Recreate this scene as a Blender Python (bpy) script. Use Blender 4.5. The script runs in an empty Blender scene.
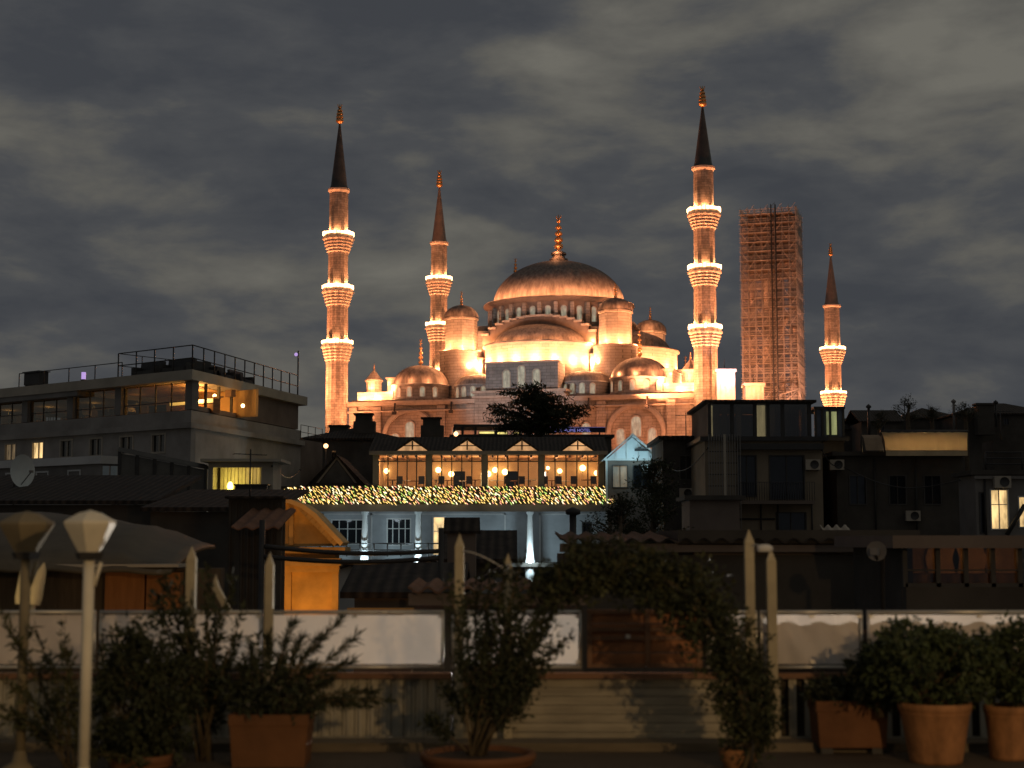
import bpy, math, random
from mathutils import Vector, Matrix
R = math.radians
PI = math.pi
random.seed(7)
scene = bpy.context.scene
COL = scene.collection
# ------------------------------------------------------------------ camera
F = 1554.0
PITCH = R(5.73)
ZC = 11.45
TERR = 10.0           # terrace floor
cam = bpy.data.cameras.new('camera')
cam.sensor_width = 36.0
cam.lens = 36.0*F/1024
cam.clip_start = 0.1
cam.clip_end = 6000
cam.dof.use_dof = True
cam.dof.focus_distance = 300
cam.dof.aperture_fstop = 2.3
cam_o = bpy.data.objects.new('camera', cam)
COL.objects.link(cam_o)
cam_o.location = (0, 0, ZC)
cam_o.rotation_euler = (PI/2 + PITCH, 0, 0)
scene.camera = cam_o
# ------------------------------------------------------------------ exposure / engine
scene.view_settings.view_transform = 'Standard'
scene.view_settings.look = 'None'
scene.view_settings.exposure = 0
scene.view_settings.gamma = 1
scene.cycles.use_denoising = True
scene.cycles.max_bounces = 6
scene.cycles.diffuse_bounces = 3
scene.cycles.glossy_bounces = 3
scene.cycles.transparent_max_bounces = 12
scene.cycles.sample_clamp_indirect = 4
scene.cycles.use_light_tree = True
scene.cycles.caustics_reflective = False
scene.cycles.caustics_refractive = False
# ------------------------------------------------------------------ night sky with drifting cloud
world = bpy.data.worlds.new('World')
scene.world = world
world.use_nodes = True
nt = world.node_tree
nt.nodes.clear()
def N(t, **k):
    n = nt.nodes.new(t)
    for a, b in k.items():
        n.inputs[a].default_value = b
    return n
L = nt.links.new
out = N('ShaderNodeOutputWorld')
bg = N('ShaderNodeBackground', Strength=1.0)
tc = N('ShaderNodeTexCoord')
mp = N('ShaderNodeMapping')
mp.inputs['Scale'].default_value = (2.2, 2.2, 6.0)
mp.inputs['Location'].default_value = (1.2, 2.3, 1.21)
mp.inputs['Rotation'].default_value = (0, R(5), 0)
L(tc.outputs['Generated'], mp.inputs[0])
n1 = N('ShaderNodeTexNoise', Scale=3.8, Detail=9.0, Roughness=0.55, Distortion=0.15)
L(mp.outputs[0], n1.inputs['Vector'])
n2 = N('ShaderNodeTexNoise', Scale=1.5, Detail=3.0, Roughness=0.5)
L(mp.outputs[0], n2.inputs['Vector'])
mixn = N('ShaderNodeMath', ); mixn.operation = 'MULTIPLY_ADD'
mixn.inputs[1].default_value = 0.68
sc2 = N('ShaderNodeMath'); sc2.operation = 'MULTIPLY'; sc2.inputs[1].default_value = 0.32
L(n2.outputs[0], sc2.inputs[0])
L(n1.outputs[0], mixn.inputs[0]); L(sc2.outputs[0], mixn.inputs[2])
ramp = N('ShaderNodeValToRGB')
cr = ramp.color_ramp
cr.elements[0].position = 0.40; cr.elements[0].color = (0.050, 0.054, 0.062, 1)
cr.elements[1].position = 0.68; cr.elements[1].color = (0.150, 0.144, 0.124, 1)
e = cr.elements.new(0.49); e.color = (0.067, 0.070, 0.075, 1)
e = cr.elements.new(0.57); e.color = (0.106, 0.103, 0.093, 1)
# the cloud deck is thinner low on the right and high on the left
sxyz = N('ShaderNodeSeparateXYZ'); L(tc.outputs['Generated'], sxyz.inputs[0])
zo = N('ShaderNodeMath'); zo.operation = 'SUBTRACT'; zo.inputs[1].default_value = 0.18; L(sxyz.outputs[2], zo.inputs[0])
xz = N('ShaderNodeMath'); xz.operation = 'MULTIPLY'; L(zo.outputs[0], xz.inputs[0]); L(sxyz.outputs[0], xz.inputs[1])
xk = N('ShaderNodeMath'); xk.operation = 'MULTIPLY_ADD'; xk.inputs[1].default_value = 1.7; L(xz.outputs[0], xk.inputs[0]); L(mixn.outputs[0], xk.inputs[2])
clampn = N('ShaderNodeClamp'); L(xk.outputs[0], clampn.inputs[0])
L(clampn.outputs[0], ramp.inputs[0])
L(ramp.outputs[0], bg.inputs['Color'])
L(bg.outputs[0], out.inputs[0])
# faint moonlight behind thin cloud
moon = bpy.data.lights.new('moon', 'SUN')
moon.energy = 0.015; moon.angle = R(12); moon.color = (0.8, 0.88, 1.0)
mo = bpy.data.objects.new('moon', moon); COL.objects.link(mo)
mo.rotation_euler = (R(40), 0, R(-30))

# ------------------------------------------------------------------ helpers
cp, sp = math.cos(PITCH), math.sin(PITCH)
def W(u, v, d):
    """point at horizontal distance d seen in direction (u, v)"""
    y = (384 - v)/F
    k = d/(cp - y*sp)
    return Vector(((u - 512)/F*k, d, ZC + (sp + y*cp)*k))
def X(u, d, v=540): return W(u, v, d).x
def Z(v, d): return W(512, v, d).z
def ground_z(d):
    if d < 28: return 0.0
    if d > 262: return 25.2
    t = (d - 28)/234
    return 25.2*t

MATS = {}
def mat(name, col, rough=0.8, var=0.25, scale=3.0, bump=0.0, metal=0.0, stretch=(1, 1, 1), kind=None, emit=None, strength=0.0, spec=0.3, brick=None):
    if name in MATS: return MATS[name]
    m = bpy.data.materials.new(name)
    m.use_nodes = True
    t = m.node_tree; ns = t.nodes; lk = t.links.new
    b = ns['Principled BSDF']
    b.inputs['Roughness'].default_value = rough
    b.inputs['Metallic'].default_value = metal
    b.inputs['Specular IOR Level'].default_value = spec
    c = ns.new('ShaderNodeTexCoord')
    mpg = ns.new('ShaderNodeMapping'); mpg.inputs['Scale'].default_value = stretch
    lk(c.outputs['Object'], mpg.inputs[0])
    nz = ns.new('ShaderNodeTexNoise'); nz.inputs['Scale'].default_value = scale
    nz.inputs['Detail'].default_value = 6; nz.inputs['Roughness'].default_value = 0.62
    lk(mpg.outputs[0], nz.inputs['Vector'])
    rp = ns.new('ShaderNodeValToRGB')
    lo = [max(0, x*(1 - var)) for x in col]; hi = [min(1, x*(1 + var*0.8)) for x in col]
    rp.color_ramp.elements[0].position = 0.32; rp.color_ramp.elements[0].color = (*lo, 1)
    rp.color_ramp.elements[1].position = 0.68; rp.color_ramp.elements[1].color = (*hi, 1)
    lk(nz.outputs[0], rp.inputs[0])
    src = rp.outputs[0]
    hsrc = nz.outputs[0]
    if brick:
        # courses: brick = (width, height, contrast)
        cb = ns.new('ShaderNodeTexBrick')
        cb.inputs['Scale'].default_value = 1
        cb.inputs['Brick Width'].default_value = brick[0]; cb.inputs['Row Height'].default_value = brick[1]
        cb.inputs['Mortar Size'].default_value = brick[1]*0.06
        cb.inputs['Color1'].default_value = (1, 1, 1, 1)
        k = 1 - brick[2]
        cb.inputs['Color2'].default_value = (k, k, k, 1); cb.inputs['Mortar'].default_value = (k*0.6, k*0.6, k*0.6, 1)
        # wrap (x+y, z)
        sx = ns.new('ShaderNodeSeparateXYZ'); lk(c.outputs['Object'], sx.inputs[0])
        ad = ns.new('ShaderNodeMath'); ad.operation = 'ADD'
        lk(sx.outputs[0], ad.inputs[0]); lk(sx.outputs[1], ad.inputs[1])
        cx = ns.new('ShaderNodeCombineXYZ'); lk(ad.outputs[0], cx.inputs[0]); lk(sx.outputs[2], cx.inputs[1])
        lk(cx.outputs[0], cb.inputs['Vector'])
        mx = ns.new('ShaderNodeMix'); mx.data_type = 'RGBA'; mx.blend_type = 'MULTIPLY'
        mx.inputs[0].default_value = 1
        lk(src, mx.inputs[6]); lk(cb.outputs[0], mx.inputs[7])
        src = mx.outputs[2]
    if kind == 'tiles':   # rounded tile channels running down the slope
        wv = ns.new('ShaderNodeTexWave'); wv.wave_type = 'BANDS'; wv.bands_direction = 'X'
        wv.inputs['Scale'].default_value = 1.05; wv.inputs['Distortion'].default_value = 1.2; wv.inputs['Detail'].default_value = 2
        lk(c.outputs['Object'], wv.inputs['Vector'])
        mt = ns.new('ShaderNodeMix'); mt.data_type = 'RGBA'; mt.blend_type = 'MULTIPLY'; mt.inputs[0].default_value = .6
        lk(src, mt.inputs[6]); lk(wv.outputs[0], mt.inputs[7]); src = mt.outputs[2]; hsrc = wv.outputs[1]
    lk(src, b.inputs['Base Color'])
    if bump:
        bp = ns.new('ShaderNodeBump'); bp.inputs['Strength'].default_value = bump
        bp.inputs['Distance'].default_value = 0.05
        lk(hsrc, bp.inputs['Height']); lk(bp.outputs[0], b.inputs['Normal'])
    if emit:
        b.inputs['Emission Color'].default_value = (*emit, 1)
        b.inputs['Emission Strength'].default_value = strength
        m.cycles.emission_sampling = 'NONE'
    MATS[name] = m
    return m
def glow(name, col, strength, sample=False):
    """something that gives off light (a bulb, a lamp face)"""
    if name in MATS: return MATS[name]
    m = mat(name, (0.8, 0.8, 0.8), 0.5, 0.05, 2.0, emit=col, strength=strength)
    m.cycles.emission_sampling = 'FRONT' if sample else 'NONE'
    return m
def lit_window(name, col, strength, scale=4.0):
    """curtained window lit from the room behind: folds and furniture break up the glow"""
    if name in MATS: return MATS[name]
    m = mat(name, (0.3, 0.28, 0.25), 0.6, 0.2, 2.0, emit=col, strength=strength)
    t = m.node_tree; ns = t.nodes
    b = ns['Principled BSDF']
    c = ns.new('ShaderNodeTexCoord')
    mp_ = ns.new('ShaderNodeMapping'); mp_.inputs['Scale'].default_value = (scale, scale, scale*0.35)
    t.links.new(c.outputs['Object'], mp_.inputs[0])
    nz = ns.new('ShaderNodeTexNoise'); nz.inputs['Scale'].default_value = 1.0; nz.inputs['Detail'].default_value = 3
    t.links.new(mp_.outputs[0], nz.inputs[0])
    mr = ns.new('ShaderNodeMapRange')
    mr.inputs['From Min'].default_value = 0.3; mr.inputs['From Max'].default_value = 0.7
    mr.inputs['To Min'].default_value = strength*0.35; mr.inputs['To Max'].default_value = strength*1.5
    t.links.new(nz.outputs[0], mr.inputs[0]); t.links.new(mr.outputs[0], b.inputs['Emission Strength'])
    return m
def clear_glass(name='window_glass', tint=(0.9, 0.92, 0.9), refl=0.08):
    if name in MATS: return MATS[name]
    m = bpy.data.materials.new(name); m.use_nodes = True
    t = m.node_tree; t.nodes.remove(t.nodes['Principled BSDF'])
    o = t.nodes['Material Output']
    tr = t.nodes.new('ShaderNodeBsdfTransparent'); tr.inputs[0].default_value = (*tint, 1)
    gl = t.nodes.new('ShaderNodeBsdfGlossy'); gl.inputs['Roughness'].default_value = 0.05
    mx = t.nodes.new('ShaderNodeMixShader'); mx.inputs[0].default_value = refl
    t.links.new(tr.outputs[0], mx.inputs[1]); t.links.new(gl.outputs[0], mx.inputs[2]); t.links.new(mx.outputs[0], o.inputs[0])
    MATS[name] = m
    return m
def translucent(name, col, amount):
    m = mat(name, col, 0.55, 0.10, 1.3, bump=0.15)
    t = m.node_tree; b = t.nodes['Principled BSDF']; o = t.nodes['Material Output']
    tl = t.nodes.new('ShaderNodeBsdfTranslucent'); tl.inputs[0].default_value = (*[min(1, x*1.1) for x in col], 1)
    mx = t.nodes.new('ShaderNodeMixShader'); mx.inputs[0].default_value = amount
    t.links.new(b.outputs[0], mx.inputs[1]); t.links.new(tl.outputs[0], mx.inputs[2]); t.links.new(mx.outputs[0], o.inputs[0])
    return m

class MB:
    def __init__(s): s.v = []; s.f = []; s.s = []
    def add(s, vs, fs, smooth=False):
        o = len(s.v); s.v += [tuple(x) for x in vs]
        for f in fs: s.f.append(tuple(i + o for i in f)); s.s.append(smooth)
        return s
    def box(s, x0, x1, y0, y1, z0, z1):
        v = [(x0,y0,z0),(x1,y0,z0),(x1,y1,z0),(x0,y1,z0),(x0,y0,z1),(x1,y0,z1),(x1,y1,z1),(x0,y1,z1)]
        return s.add(v, [(0,3,2,1),(4,5,6,7),(0,1,5,4),(1,2,6,5),(2,3,7,6),(3,0,4,7)])
    def cbox(s, c, size, rot=0.0, tilt=None):
        M = Matrix.Rotation(rot, 3, 'Z')
        if tilt is not None: M = M @ tilt
        hx, hy, hz = size[0]/2, size[1]/2, size[2]/2
        v = [Vector(c) + M @ Vector(p) for p in [(-hx,-hy,-hz),(hx,-hy,-hz),(hx,hy,-hz),(-hx,hy,-hz),(-hx,-hy,hz),(hx,-hy,hz),(hx,hy,hz),(-hx,hy,hz)]]
        return s.add(v, [(0,3,2,1),(4,5,6,7),(0,1,5,4),(1,2,6,5),(2,3,7,6),(3,0,4,7)])
    def bar(s, p0, p1, w, h=None):
        """square bar between two points"""
        return s.tube([p0, p1], [w*0.707, w*0.707] if h is None else [w, w], 4)
    def tube(s, pts, rad, n=8, caps=True, smooth=True):
        pts = [Vector(p) for p in pts]
        if not isinstance(rad, (list, tuple)): rad = [rad]*len(pts)
        vs = []; up = Vector((0, 0, 1)); a = None
        for i, p in enumerate(pts):
            t = (pts[min(i+1, len(pts)-1)] - pts[max(i-1, 0)])
            t = t.normalized() if t.length > 1e-9 else Vector((0,0,1))
            if a is None:
                ref = up if abs(t.z) < 0.95 else Vector((0, 1, 0))
                a = t.cross(ref).normalized()
            else:
                a = (a - t*a.dot(t)); a = a.normalized() if a.length > 1e-6 else t.orthogonal().normalized()
            b = t.cross(a)
            for k in range(n):
                q = 2*PI*(k + 0.5)/n
                vs.append(p + (a*math.cos(q) + b*math.sin(q))*rad[i])
        fs = []
        for i in range(len(pts) - 1):
            for k in range(n):
                fs.append((i*n + k, i*n + (k+1) % n, (i+1)*n + (k+1) % n, (i+1)*n + k))
        if caps:
            fs.append(tuple(range(n - 1, -1, -1))); m = (len(pts) - 1)*n
            fs.append(tuple(m + k for k in range(n)))
        return s.add(vs, fs, smooth and n > 4)
    def lathe(s, c, prof, n=24, smooth=True, rib=0.0, a0=0.0, a1=2*PI, ribk=2, sx=1.0, sy=1.0):
        cx, cy, cz = c; full = abs(a1 - a0 - 2*PI) < 1e-6
        m = n if full else n + 1; vs = []
        for (r, z) in prof:
            for k in range(m):
                q = a0 + (a1 - a0)*k/n
                rr = r*(1 + (rib if k % ribk == 0 else 0))
                vs.append((cx + rr*math.cos(q)*sx, cy + rr*math.sin(q)*sy, cz + z))
        fs = []
        for i in range(len(prof) - 1):
            for k in range(n):
                k2 = (k + 1) % m
                fs.append((i*m + k, i*m + k2, (i+1)*m + k2, (i+1)*m + k))
        return s.add(vs, fs, smooth)
    def prism(s, pts, z0, z1):
        n = len(pts)
        a = sum(pts[i][0]*pts[(i+1) % n][1] - pts[(i+1) % n][0]*pts[i][1] for i in range(n))
        if a < 0: pts = pts[::-1]
        v = [(p[0], p[1], z0) for p in pts] + [(p[0], p[1], z1) for p in pts]
        f = [tuple(range(n - 1, -1, -1)), tuple(range(n, 2*n))] + [(i, (i+1) % n, n + (i+1) % n, n + i) for i in range(n)]
        return s.add(v, f)
    def slab(s, pts, o, ex, ez, th):
        """2-D outline (x, z) in the plane (o, ex, ez) extruded by th along ex x ez"""
        ex, ez, o = Vector(ex).normalized(), Vector(ez).normalized(), Vector(o)
        nn = ex.cross(ez)*th; n = len(pts)
        v = [o + ex*p[0] + ez*p[1] for p in pts]; v += [p + nn for p in v]
        f = [tuple(range(n - 1, -1, -1)), tuple(range(n, 2*n))] + [(i, (i+1) % n, n + (i+1) % n, n + i) for i in range(n)]
        return s.add(v, f)
    def wall(s, x0, x1, z0, z1, y0, y1, holes=()):
        """wall in the x-z plane between y0 and y1 with rectangular openings"""
        xs = sorted(set([x0, x1] + [h[0] for h in holes] + [h[1] for h in holes]))
        zs = sorted(set([z0, z1] + [h[2] for h in holes] + [h[3] for h in holes]))
        xs = [x for x in xs if x0 <= x <= x1]; zs = [z for z in zs if z0 <= z <= z1]
        def solid(i, j):
            if i < 0 or j < 0 or i >= len(xs)-1 or j >= len(zs)-1: return False
            cx, cz = (xs[i]+xs[i+1])/2, (zs[j]+zs[j+1])/2
            return not any(h[0] < cx < h[1] and h[2] < cz < h[3] for h in holes)
        for i in range(len(xs)-1):
            for j in range(len(zs)-1):
                if not solid(i, j): continue
                a, b, c, d = xs[i], xs[i+1], zs[j], zs[j+1]
                s.add([(a,y0,c),(b,y0,c),(b,y0,d),(a,y0,d)], [(0,1,2,3)])
                s.add([(a,y1,c),(b,y1,c),(b,y1,d),(a,y1,d)], [(3,2,1,0)])
                if not solid(i-1, j): s.add([(a,y0,c),(a,y0,d),(a,y1,d),(a,y1,c)], [(0,1,2,3)])
                if not solid(i+1, j): s.add([(b,y0,c),(b,y1,c),(b,y1,d),(b,y0,d)], [(0,1,2,3)])
                if not solid(i, j-1): s.add([(a,y0,c),(a,y1,c),(b,y1,c),(b,y0,c)], [(0,1,2,3)])
                if not solid(i, j+1): s.add([(a,y0,d),(b,y0,d),(b,y1,d),(a,y1,d)], [(0,1,2,3)])
        return s
    def leaf(s, c, d, nrm, ln, wd):
        d = Vector(d).normalized(); sd = d.cross(Vector(nrm))
        sd = sd.normalized() if sd.length > 1e-6 else d.orthogonal().normalized()
        c = Vector(c)
        return s.add([c, c + d*ln*0.45 + sd*wd*0.5, c + d*ln, c + d*ln*0.45 - sd*wd*0.5], [(0, 1, 2, 3)])
    def sphere(s, c, r, n=10, m=7, sx=1, sy=1, sz=1):
        prof = [(max(1e-4, r*math.sin(PI*i/m)), -r*math.cos(PI*i/m)*sz) for i in range(m + 1)]
        return s.lathe(c, prof, n, True, sx=sx, sy=sy)
    def build(s, name, material, parent=None, **props):
        me = bpy.data.meshes.new(name)
        me.from_pydata(s.v, [], s.f); me.update()
        me.polygons.foreach_set('use_smooth', s.s)
        me.materials.append(material)
        o = bpy.data.objects.new(name, me); COL.objects.link(o)
        if parent: o.parent = parent
        for k, v in props.items(): o[k] = v
        return o

def thing(name, label, cat, loc=(0, 0, 0), rot=0.0, group=None):
    o = bpy.data.objects.new(name, None); COL.objects.link(o)
    o.location = loc; o.rotation_euler = (0, 0, rot); o.empty_display_size = 0.2
    o['label'] = label; o['category'] = cat
    if group: o['group'] = group
    return o
def tag(o, label, cat, group=None):
    o['label'] = label; o['category'] = cat
    if group: o['group'] = group
    return o
def struct(mb, name, m, kind='structure'):
    return mb.build(name, m, kind=kind)
def dup(root, loc, rot=None, label=None, group=None):
    r = root.copy(); COL.objects.link(r); r.location = loc
    if rot is not None: r.rotation_euler = (0, 0, rot)
    if label: r['label'] = label
    if group: r['group'] = group
    for ch in list(root.children):
        if ch.type == 'LIGHT': continue
        c = ch.copy(); COL.objects.link(c); c.parent = r
        for g in ch.children:
            d = g.copy(); COL.objects.link(d); d.parent = c
    return r
def lamp(loc, watts, col=(1, 0.45, 0.18), size=0.3, parent=None, kind='POINT', aim=None, cone=60, blend=0.6, name='floodlight_beam'):
    l = bpy.data.lights.new(name, kind); l.energy = watts; l.color = col
    if kind == 'AREA': l.size = size
    else: l.shadow_soft_size = size
    if kind == 'SPOT': l.spot_size = R(cone); l.spot_blend = blend
    o = bpy.data.objects.new(name, l); COL.objects.link(o); o.location = loc
    if parent: o.parent = parent
    if aim is not None:
        o.rotation_euler = (Vector(aim) - Vector(loc)).to_track_quat('-Z', 'Y').to_euler()
    return o
# ================================================================== TERRAIN
def make_ground():
    mb = MB()
    ys = [-40, 0, 28, 60, 100, 140, 180, 220, 262, 340, 480, 800, 1600, 4000]
    xs = [-3000, -900, -300, -150, -80, -40, -15, 0, 15, 40, 80, 150, 300, 900, 3000]
    vs = []
    for y in ys:
        for x in xs:
            z = ground_z(y) if y < 340 else max(-30, 25.2 - (y - 340)*0.05)
            vs.append((x, y, z + (random.uniform(-.15, .15) if 60 < y < 200 else 0)))
    n = len(xs); fs = []
    for j in range(len(ys)-1):
        for i in range(n-1):
            fs.append((j*n+i, j*n+i+1, (j+1)*n+i+1, (j+1)*n+i))
    mb.add(vs, fs)
    struct(mb, 'ground', mat('earth', (0.09, 0.08, 0.065), 0.95, 0.35, 0.15, bump=0.3))
make_ground()

# ================================================================== MOSQUE
GZ = ZC + 14.0
MC = Vector((9.5, 312, GZ)); MROT = -R(17.04)
def dl(a, b): return 312 - 0.293*a + 0.956*b
def hz(v, a, b): return Z(v, dl(a, b)) - GZ
ORG = (1.0, 0.325, 0.13)
ORG2 = (1.0, 0.375, 0.15)
stone = mat('pale_ashlar', (0.46, 0.40, 0.34), 0.85, 0.22, 0.6, bump=0.25, brick=(1.5, 0.55, 0.22))
stone_d = mat('shade_grey_ashlar', (0.33, 0.32, 0.31), 0.85, 0.22, 0.6, bump=0.25, brick=(1.6, 0.6, 0.2))  # greyer ashlar copy: the missing orange light is put into the colour
trim = mat('carved_stone', (0.50, 0.43, 0.36), 0.8, 0.18, 1.2, bump=0.2)
lead = mat('lead_sheet', (0.20, 0.17, 0.15), 0.68, 0.5, 1.0, bump=0.2, metal=0.0, stretch=(1.6, 1.6, 0.10), spec=0.2)  # vertical tone streaks paint the light and shade of the dome ribs
lead_d = mat('dark_lead_cone', (0.085, 0.078, 0.072), 0.5, 0.25, 0.8, metal=0.3)
gilt = mat('gilded_copper', (0.62, 0.34, 0.14), 0.35, 0.15, 2.0, metal=0.7)
glaze = lit_window('pale_window_glow', (0.80, 0.78, 0.55), 0.27, 2.5)
void = mat('dark_recess', (0.05, 0.045, 0.04), 0.7, 0.2, 1.0)

def arch_pts(w, h, n=8, pointed=0.0):
    sp_ = h - w/2*(1 + pointed)
    p = [(-w/2, 0), (w/2, 0)]
    for i in range(n + 1):
        q = PI*i/n
        p.append((w/2*math.cos(q), sp_ + w/2*(1+pointed)*math.sin(q)))
    return p
def arch_ring(mb, w, h, t, o, ex, ez, th, n=14):
    ex, ez, o = Vector(ex).normalized(), Vector(ez).normalized(), Vector(o)
    nn = ex.cross(ez)*th
    def line(g):
        r = w/2 + g; s_ = h - w/2
        return [(r, 0)] + [(r*math.cos(PI*i/n), s_ + r*math.sin(PI*i/n)) for i in range(n+1)] + [(-r, 0)]
    a, b = line(0), line(t)
    m = len(a)
    vs = [o + ex*p[0] + ez*p[1] for p in a] + [o + ex*p[0] + ez*p[1] for p in b]
    vs += [p + nn for p in vs]
    fs = []
    for i in range(m-1):
        fs += [(2*m+i, 2*m+i+1, 3*m+i+1, 3*m+i), (i, i+1, 2*m+i+1, 2*m+i), (m+i, 3*m+i, 3*m+i+1, m+i+1)]
    mb.add(vs, fs)
def finial(mb, c, h, r):
    """alem: stacked gilt balls and a crescent tip"""
    z = 0; cx, cy, cz = c
    mb.tube([(cx, cy, cz), (cx, cy, cz + h)], [r*0.35, r*0.1], 8)
    for k, s_ in enumerate([1.0, 0.95, 0.85, 0.7, 0.5]):
        zz = h*(0.14 + 0.17*k)
        mb.sphere((cx, cy, cz + zz), r*s_, 10, 6, sz=0.75)
    pr = [(r*0.5*math.cos(q), cz + h*0.95 + r*0.5*math.sin(q)) for q in [R(a) for a in range(-200, 21, 20)]]
    mb.tube([(cx + p[0], cy, p[1]) for p in pr], r*0.12, 5)
def cap_profile(r, h, n=12, flat=0.0):
    """dome profile: part of an ellipse, slightly flat near the rim"""
    return [(max(0.02, r*math.cos(PI/2*i/n)), h*math.sin(PI/2*i/n)) for i in range(n + 1)]
def windows_round(parent, c, r, z0, w, h, angs, framed=True):
    for q in angs:
        n_ = Vector((math.cos(q), math.sin(q), 0)); ex = Vector((-math.sin(q), math.cos(q), 0))
        o = Vector(c) + n_*(r - 0.02) + Vector((0, 0, z0))
        fb = MB(); arch_ring(fb, w, h, 0.16, o, ex, (0, 0, 1), 0.14)
        f = fb.build('window', trim, parent)
        MB().slab(arch_pts(w, h), o, ex, (0, 0, 1), 0.06).build('pane', glaze, f)
def window_flat(parent, x, y, z, w, h, m=None):
    fb = MB(); arch_ring(fb, w, h, 0.22, (x, y, z), (1, 0, 0), (0, 0, 1), 0.16)
    f = fb.build('window', trim, parent)
    MB().slab(arch_pts(w, h), (x, y, z), (1, 0, 0), (0, 0, 1), 0.07).build('pane', m or glaze, f)

mosque = thing('mosque', 'great floodlit domed mosque with cascading domes, seen between its slim minarets', 'mosque', MC, MROT)
M_ = mosque
ZB = 12.1      # lower cornice
ZE = 18.4      # exedra / tribune roof
ZS = 23.3      # semidome springing
ZQ = 27.2      # top of square base
ZD = 33.0      # main cornice
def build_mosque():
    fb = -27.0
    # lower hall
    mb = MB()
    mb.box(-34, 34, fb, 27, -2, ZB - 0.8)
    for a in (-33.2, -28.3, -15.4, -9.6, 9.6, 15.4, 28.3, 33.2):
        mb.box(a - 0.8, a + 0.8, fb - 0.7, fb + 0.3, -2, ZB - 0.95)
    mb.build('wall', stone, M_)
    mb = MB()      # twin string courses of the cornice
    for zc, o, t in ((ZB - 0.8, 0.95, 0.42), (ZB - 0.38, 1.2, 0.4), (ZB - 2.0, 0.82, 0.25)):
        mb.box(-34 - o, 34 + o, fb - o, 27 + o, zc, zc + t - 0.004)
    mb.build('cornice', trim, M_)
    mb = MB(); mb.box(-33.8, 33.8, fb + 0.2, 26.8, ZB + 0.02, ZB + 0.4); mb.build('roof', lead, M_)
    # centre of the facade a little higher
    mb = MB(); mb.box(-8.6, 8.6, fb - 1.2, fb + 6, -2, ZB + 1.0); cb = mb.build('porch_wall', stone, M_)
    mb = MB(); mb.box(-9.1, 9.1, fb - 1.7, fb + 6, ZB + 1.0, ZB + 1.42); mb.box(-9.0, 9.0, fb - 1.5, fb, ZB + 0.1, ZB + 0.5); mb.build('cornice', trim, cb)
    # blind arches with windows
    for a in (-21.8, 21.8):
        mb = MB(); arch_ring(mb, 9.4, 9.8, 0.7, (a, fb, 0), (1, 0, 0), (0, 0, 1), 0.5); arch_ring(mb, 10.8, 10.5, 0.25, (a, fb, 0), (1, 0, 0), (0, 0, 1), 0.3)
        mb.build('blind_arch', trim, M_)
        window_flat(M_, a, fb - 0.03, 4.6, 1.8, 3.6)
        for s in (-2.9, 2.9): window_flat(M_, a + s, fb - 0.03, 3.2, 1.5, 2.8)
    for a in (-12.5, 12.5, -5.0, 0, 5.0):
        window_flat(M_, a, fb - (1.23 if abs(a) < 8 else 0.03), 4.0, 1.5, 3.2, None)
    # tribune wall in the middle with three tall windows
    for rot in range(4):
        holder = MB()
        holder.box(-7.0, 7.0, -26.4, -12, ZB + 0.3, ZE + 0.3)
        q = rot*PI/2
        o = holder.build('tribune_wall', stone_d, M_); o.rotation_euler = (0, 0, q)
        if rot == 0:
            for a, h in ((-2.9, 3.2), (0, 3.9), (2.9, 3.2)):
                window_flat(o, a, -26.42, ZB + 2.1, 1.25, h)
            mb = MB(); mb.box(-7.3, 7.3, -26.8, -25.4, ZE + 0.3, ZE + 0.62); mb.build('cornice', trim, o)
        # semi dome with its drum
        c = (0, -13.2, 0)
        dr = MB().lathe(c, [(10.8, ZB + 0.4), (10.8, ZS - 0.5), (11.3, ZS - 0.35), (11.3, ZS), (9.2, ZS + 0.1)], 48, True, a0=PI, a1=2*PI)
        d_ = dr.build('semi_dome_drum', stone, M_); d_.rotation_euler = (0, 0, q)
        sd = MB().lathe(c, [(r_, z_ + ZS) for r_, z_ in cap_profile(9.3, 4.3)], 96, True, rib=0.02, a0=PI, a1=2*PI, ribk=3)
        s_ = sd.build('semi_dome', lead, M_); s_.rotation_euler = (0, 0, q)
        # flanking exedrae
        for sgn in (-1, 1):
            cx = (sgn*10.6, -19.8, 0)
            e = MB().lathe(cx, [(4.6, ZB), (4.6, ZB + 2.9), (4.85, ZB + 3.0), (4.85, ZB + 3.25), (4.4, ZB + 3.3)], 28, True)
            e_ = e.build('exedra_drum', stone_d, M_); e_.rotation_euler = (0, 0, q)
            if rot == 0: windows_round(e_, cx, 4.6, ZB + 0.8, 0.95, 1.9, [R(x) for x in (-130, -108, -84, -60)])
            k = MB().lathe(cx, [(r_, z_ + ZB + 3.3) for r_, z_ in cap_profile(4.5, 2.2)], 48, True, rib=0.015, ribk=3)
            k_ = k.build('exedra_dome', lead, M_); k_.rotation_euler = (0, 0, q)
            # little lamp lit buttress block
            bb = MB().box(sgn*12.2 - 1.4, sgn*12.2 + 1.4, -16.9, -13.8, ZE - 3, ZE + 2.4).box(sgn*12.2 - 1.65, sgn*12.2 + 1.65, -17.15, -13.6, ZE + 2.4, ZE + 2.75)
            b_ = bb.build('buttress', stone, M_); b_.rotation_euler = (0, 0, q)
        # stepped gable over the great arch
        g = MB(); n = 8
        for i in range(n):
            x0, x1 = 11.4*(1 - i/n), 11.4*(1 - (i + 1)/n)
            zt = ZS + 0.6 + 5.1*math.sqrt(max(0, 1 - ((n - i - .5)/n)**2))
            for sg in (-1, 1):
                a, b = sorted((sg*x0, sg*x1))
                g.box(a, b, -14.9, -13.4, ZS - 4, zt)
        g_ = g.build('stepped_gable', mat('shade_toned_stone', (0.22, 0.17, 0.135), 0.85, 0.25, 0.7, bump=0.2), M_); g_.rotation_euler = (0, 0, q)  # gable stone darkened in colour so the wall reads as shaded
        gc = MB()
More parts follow.
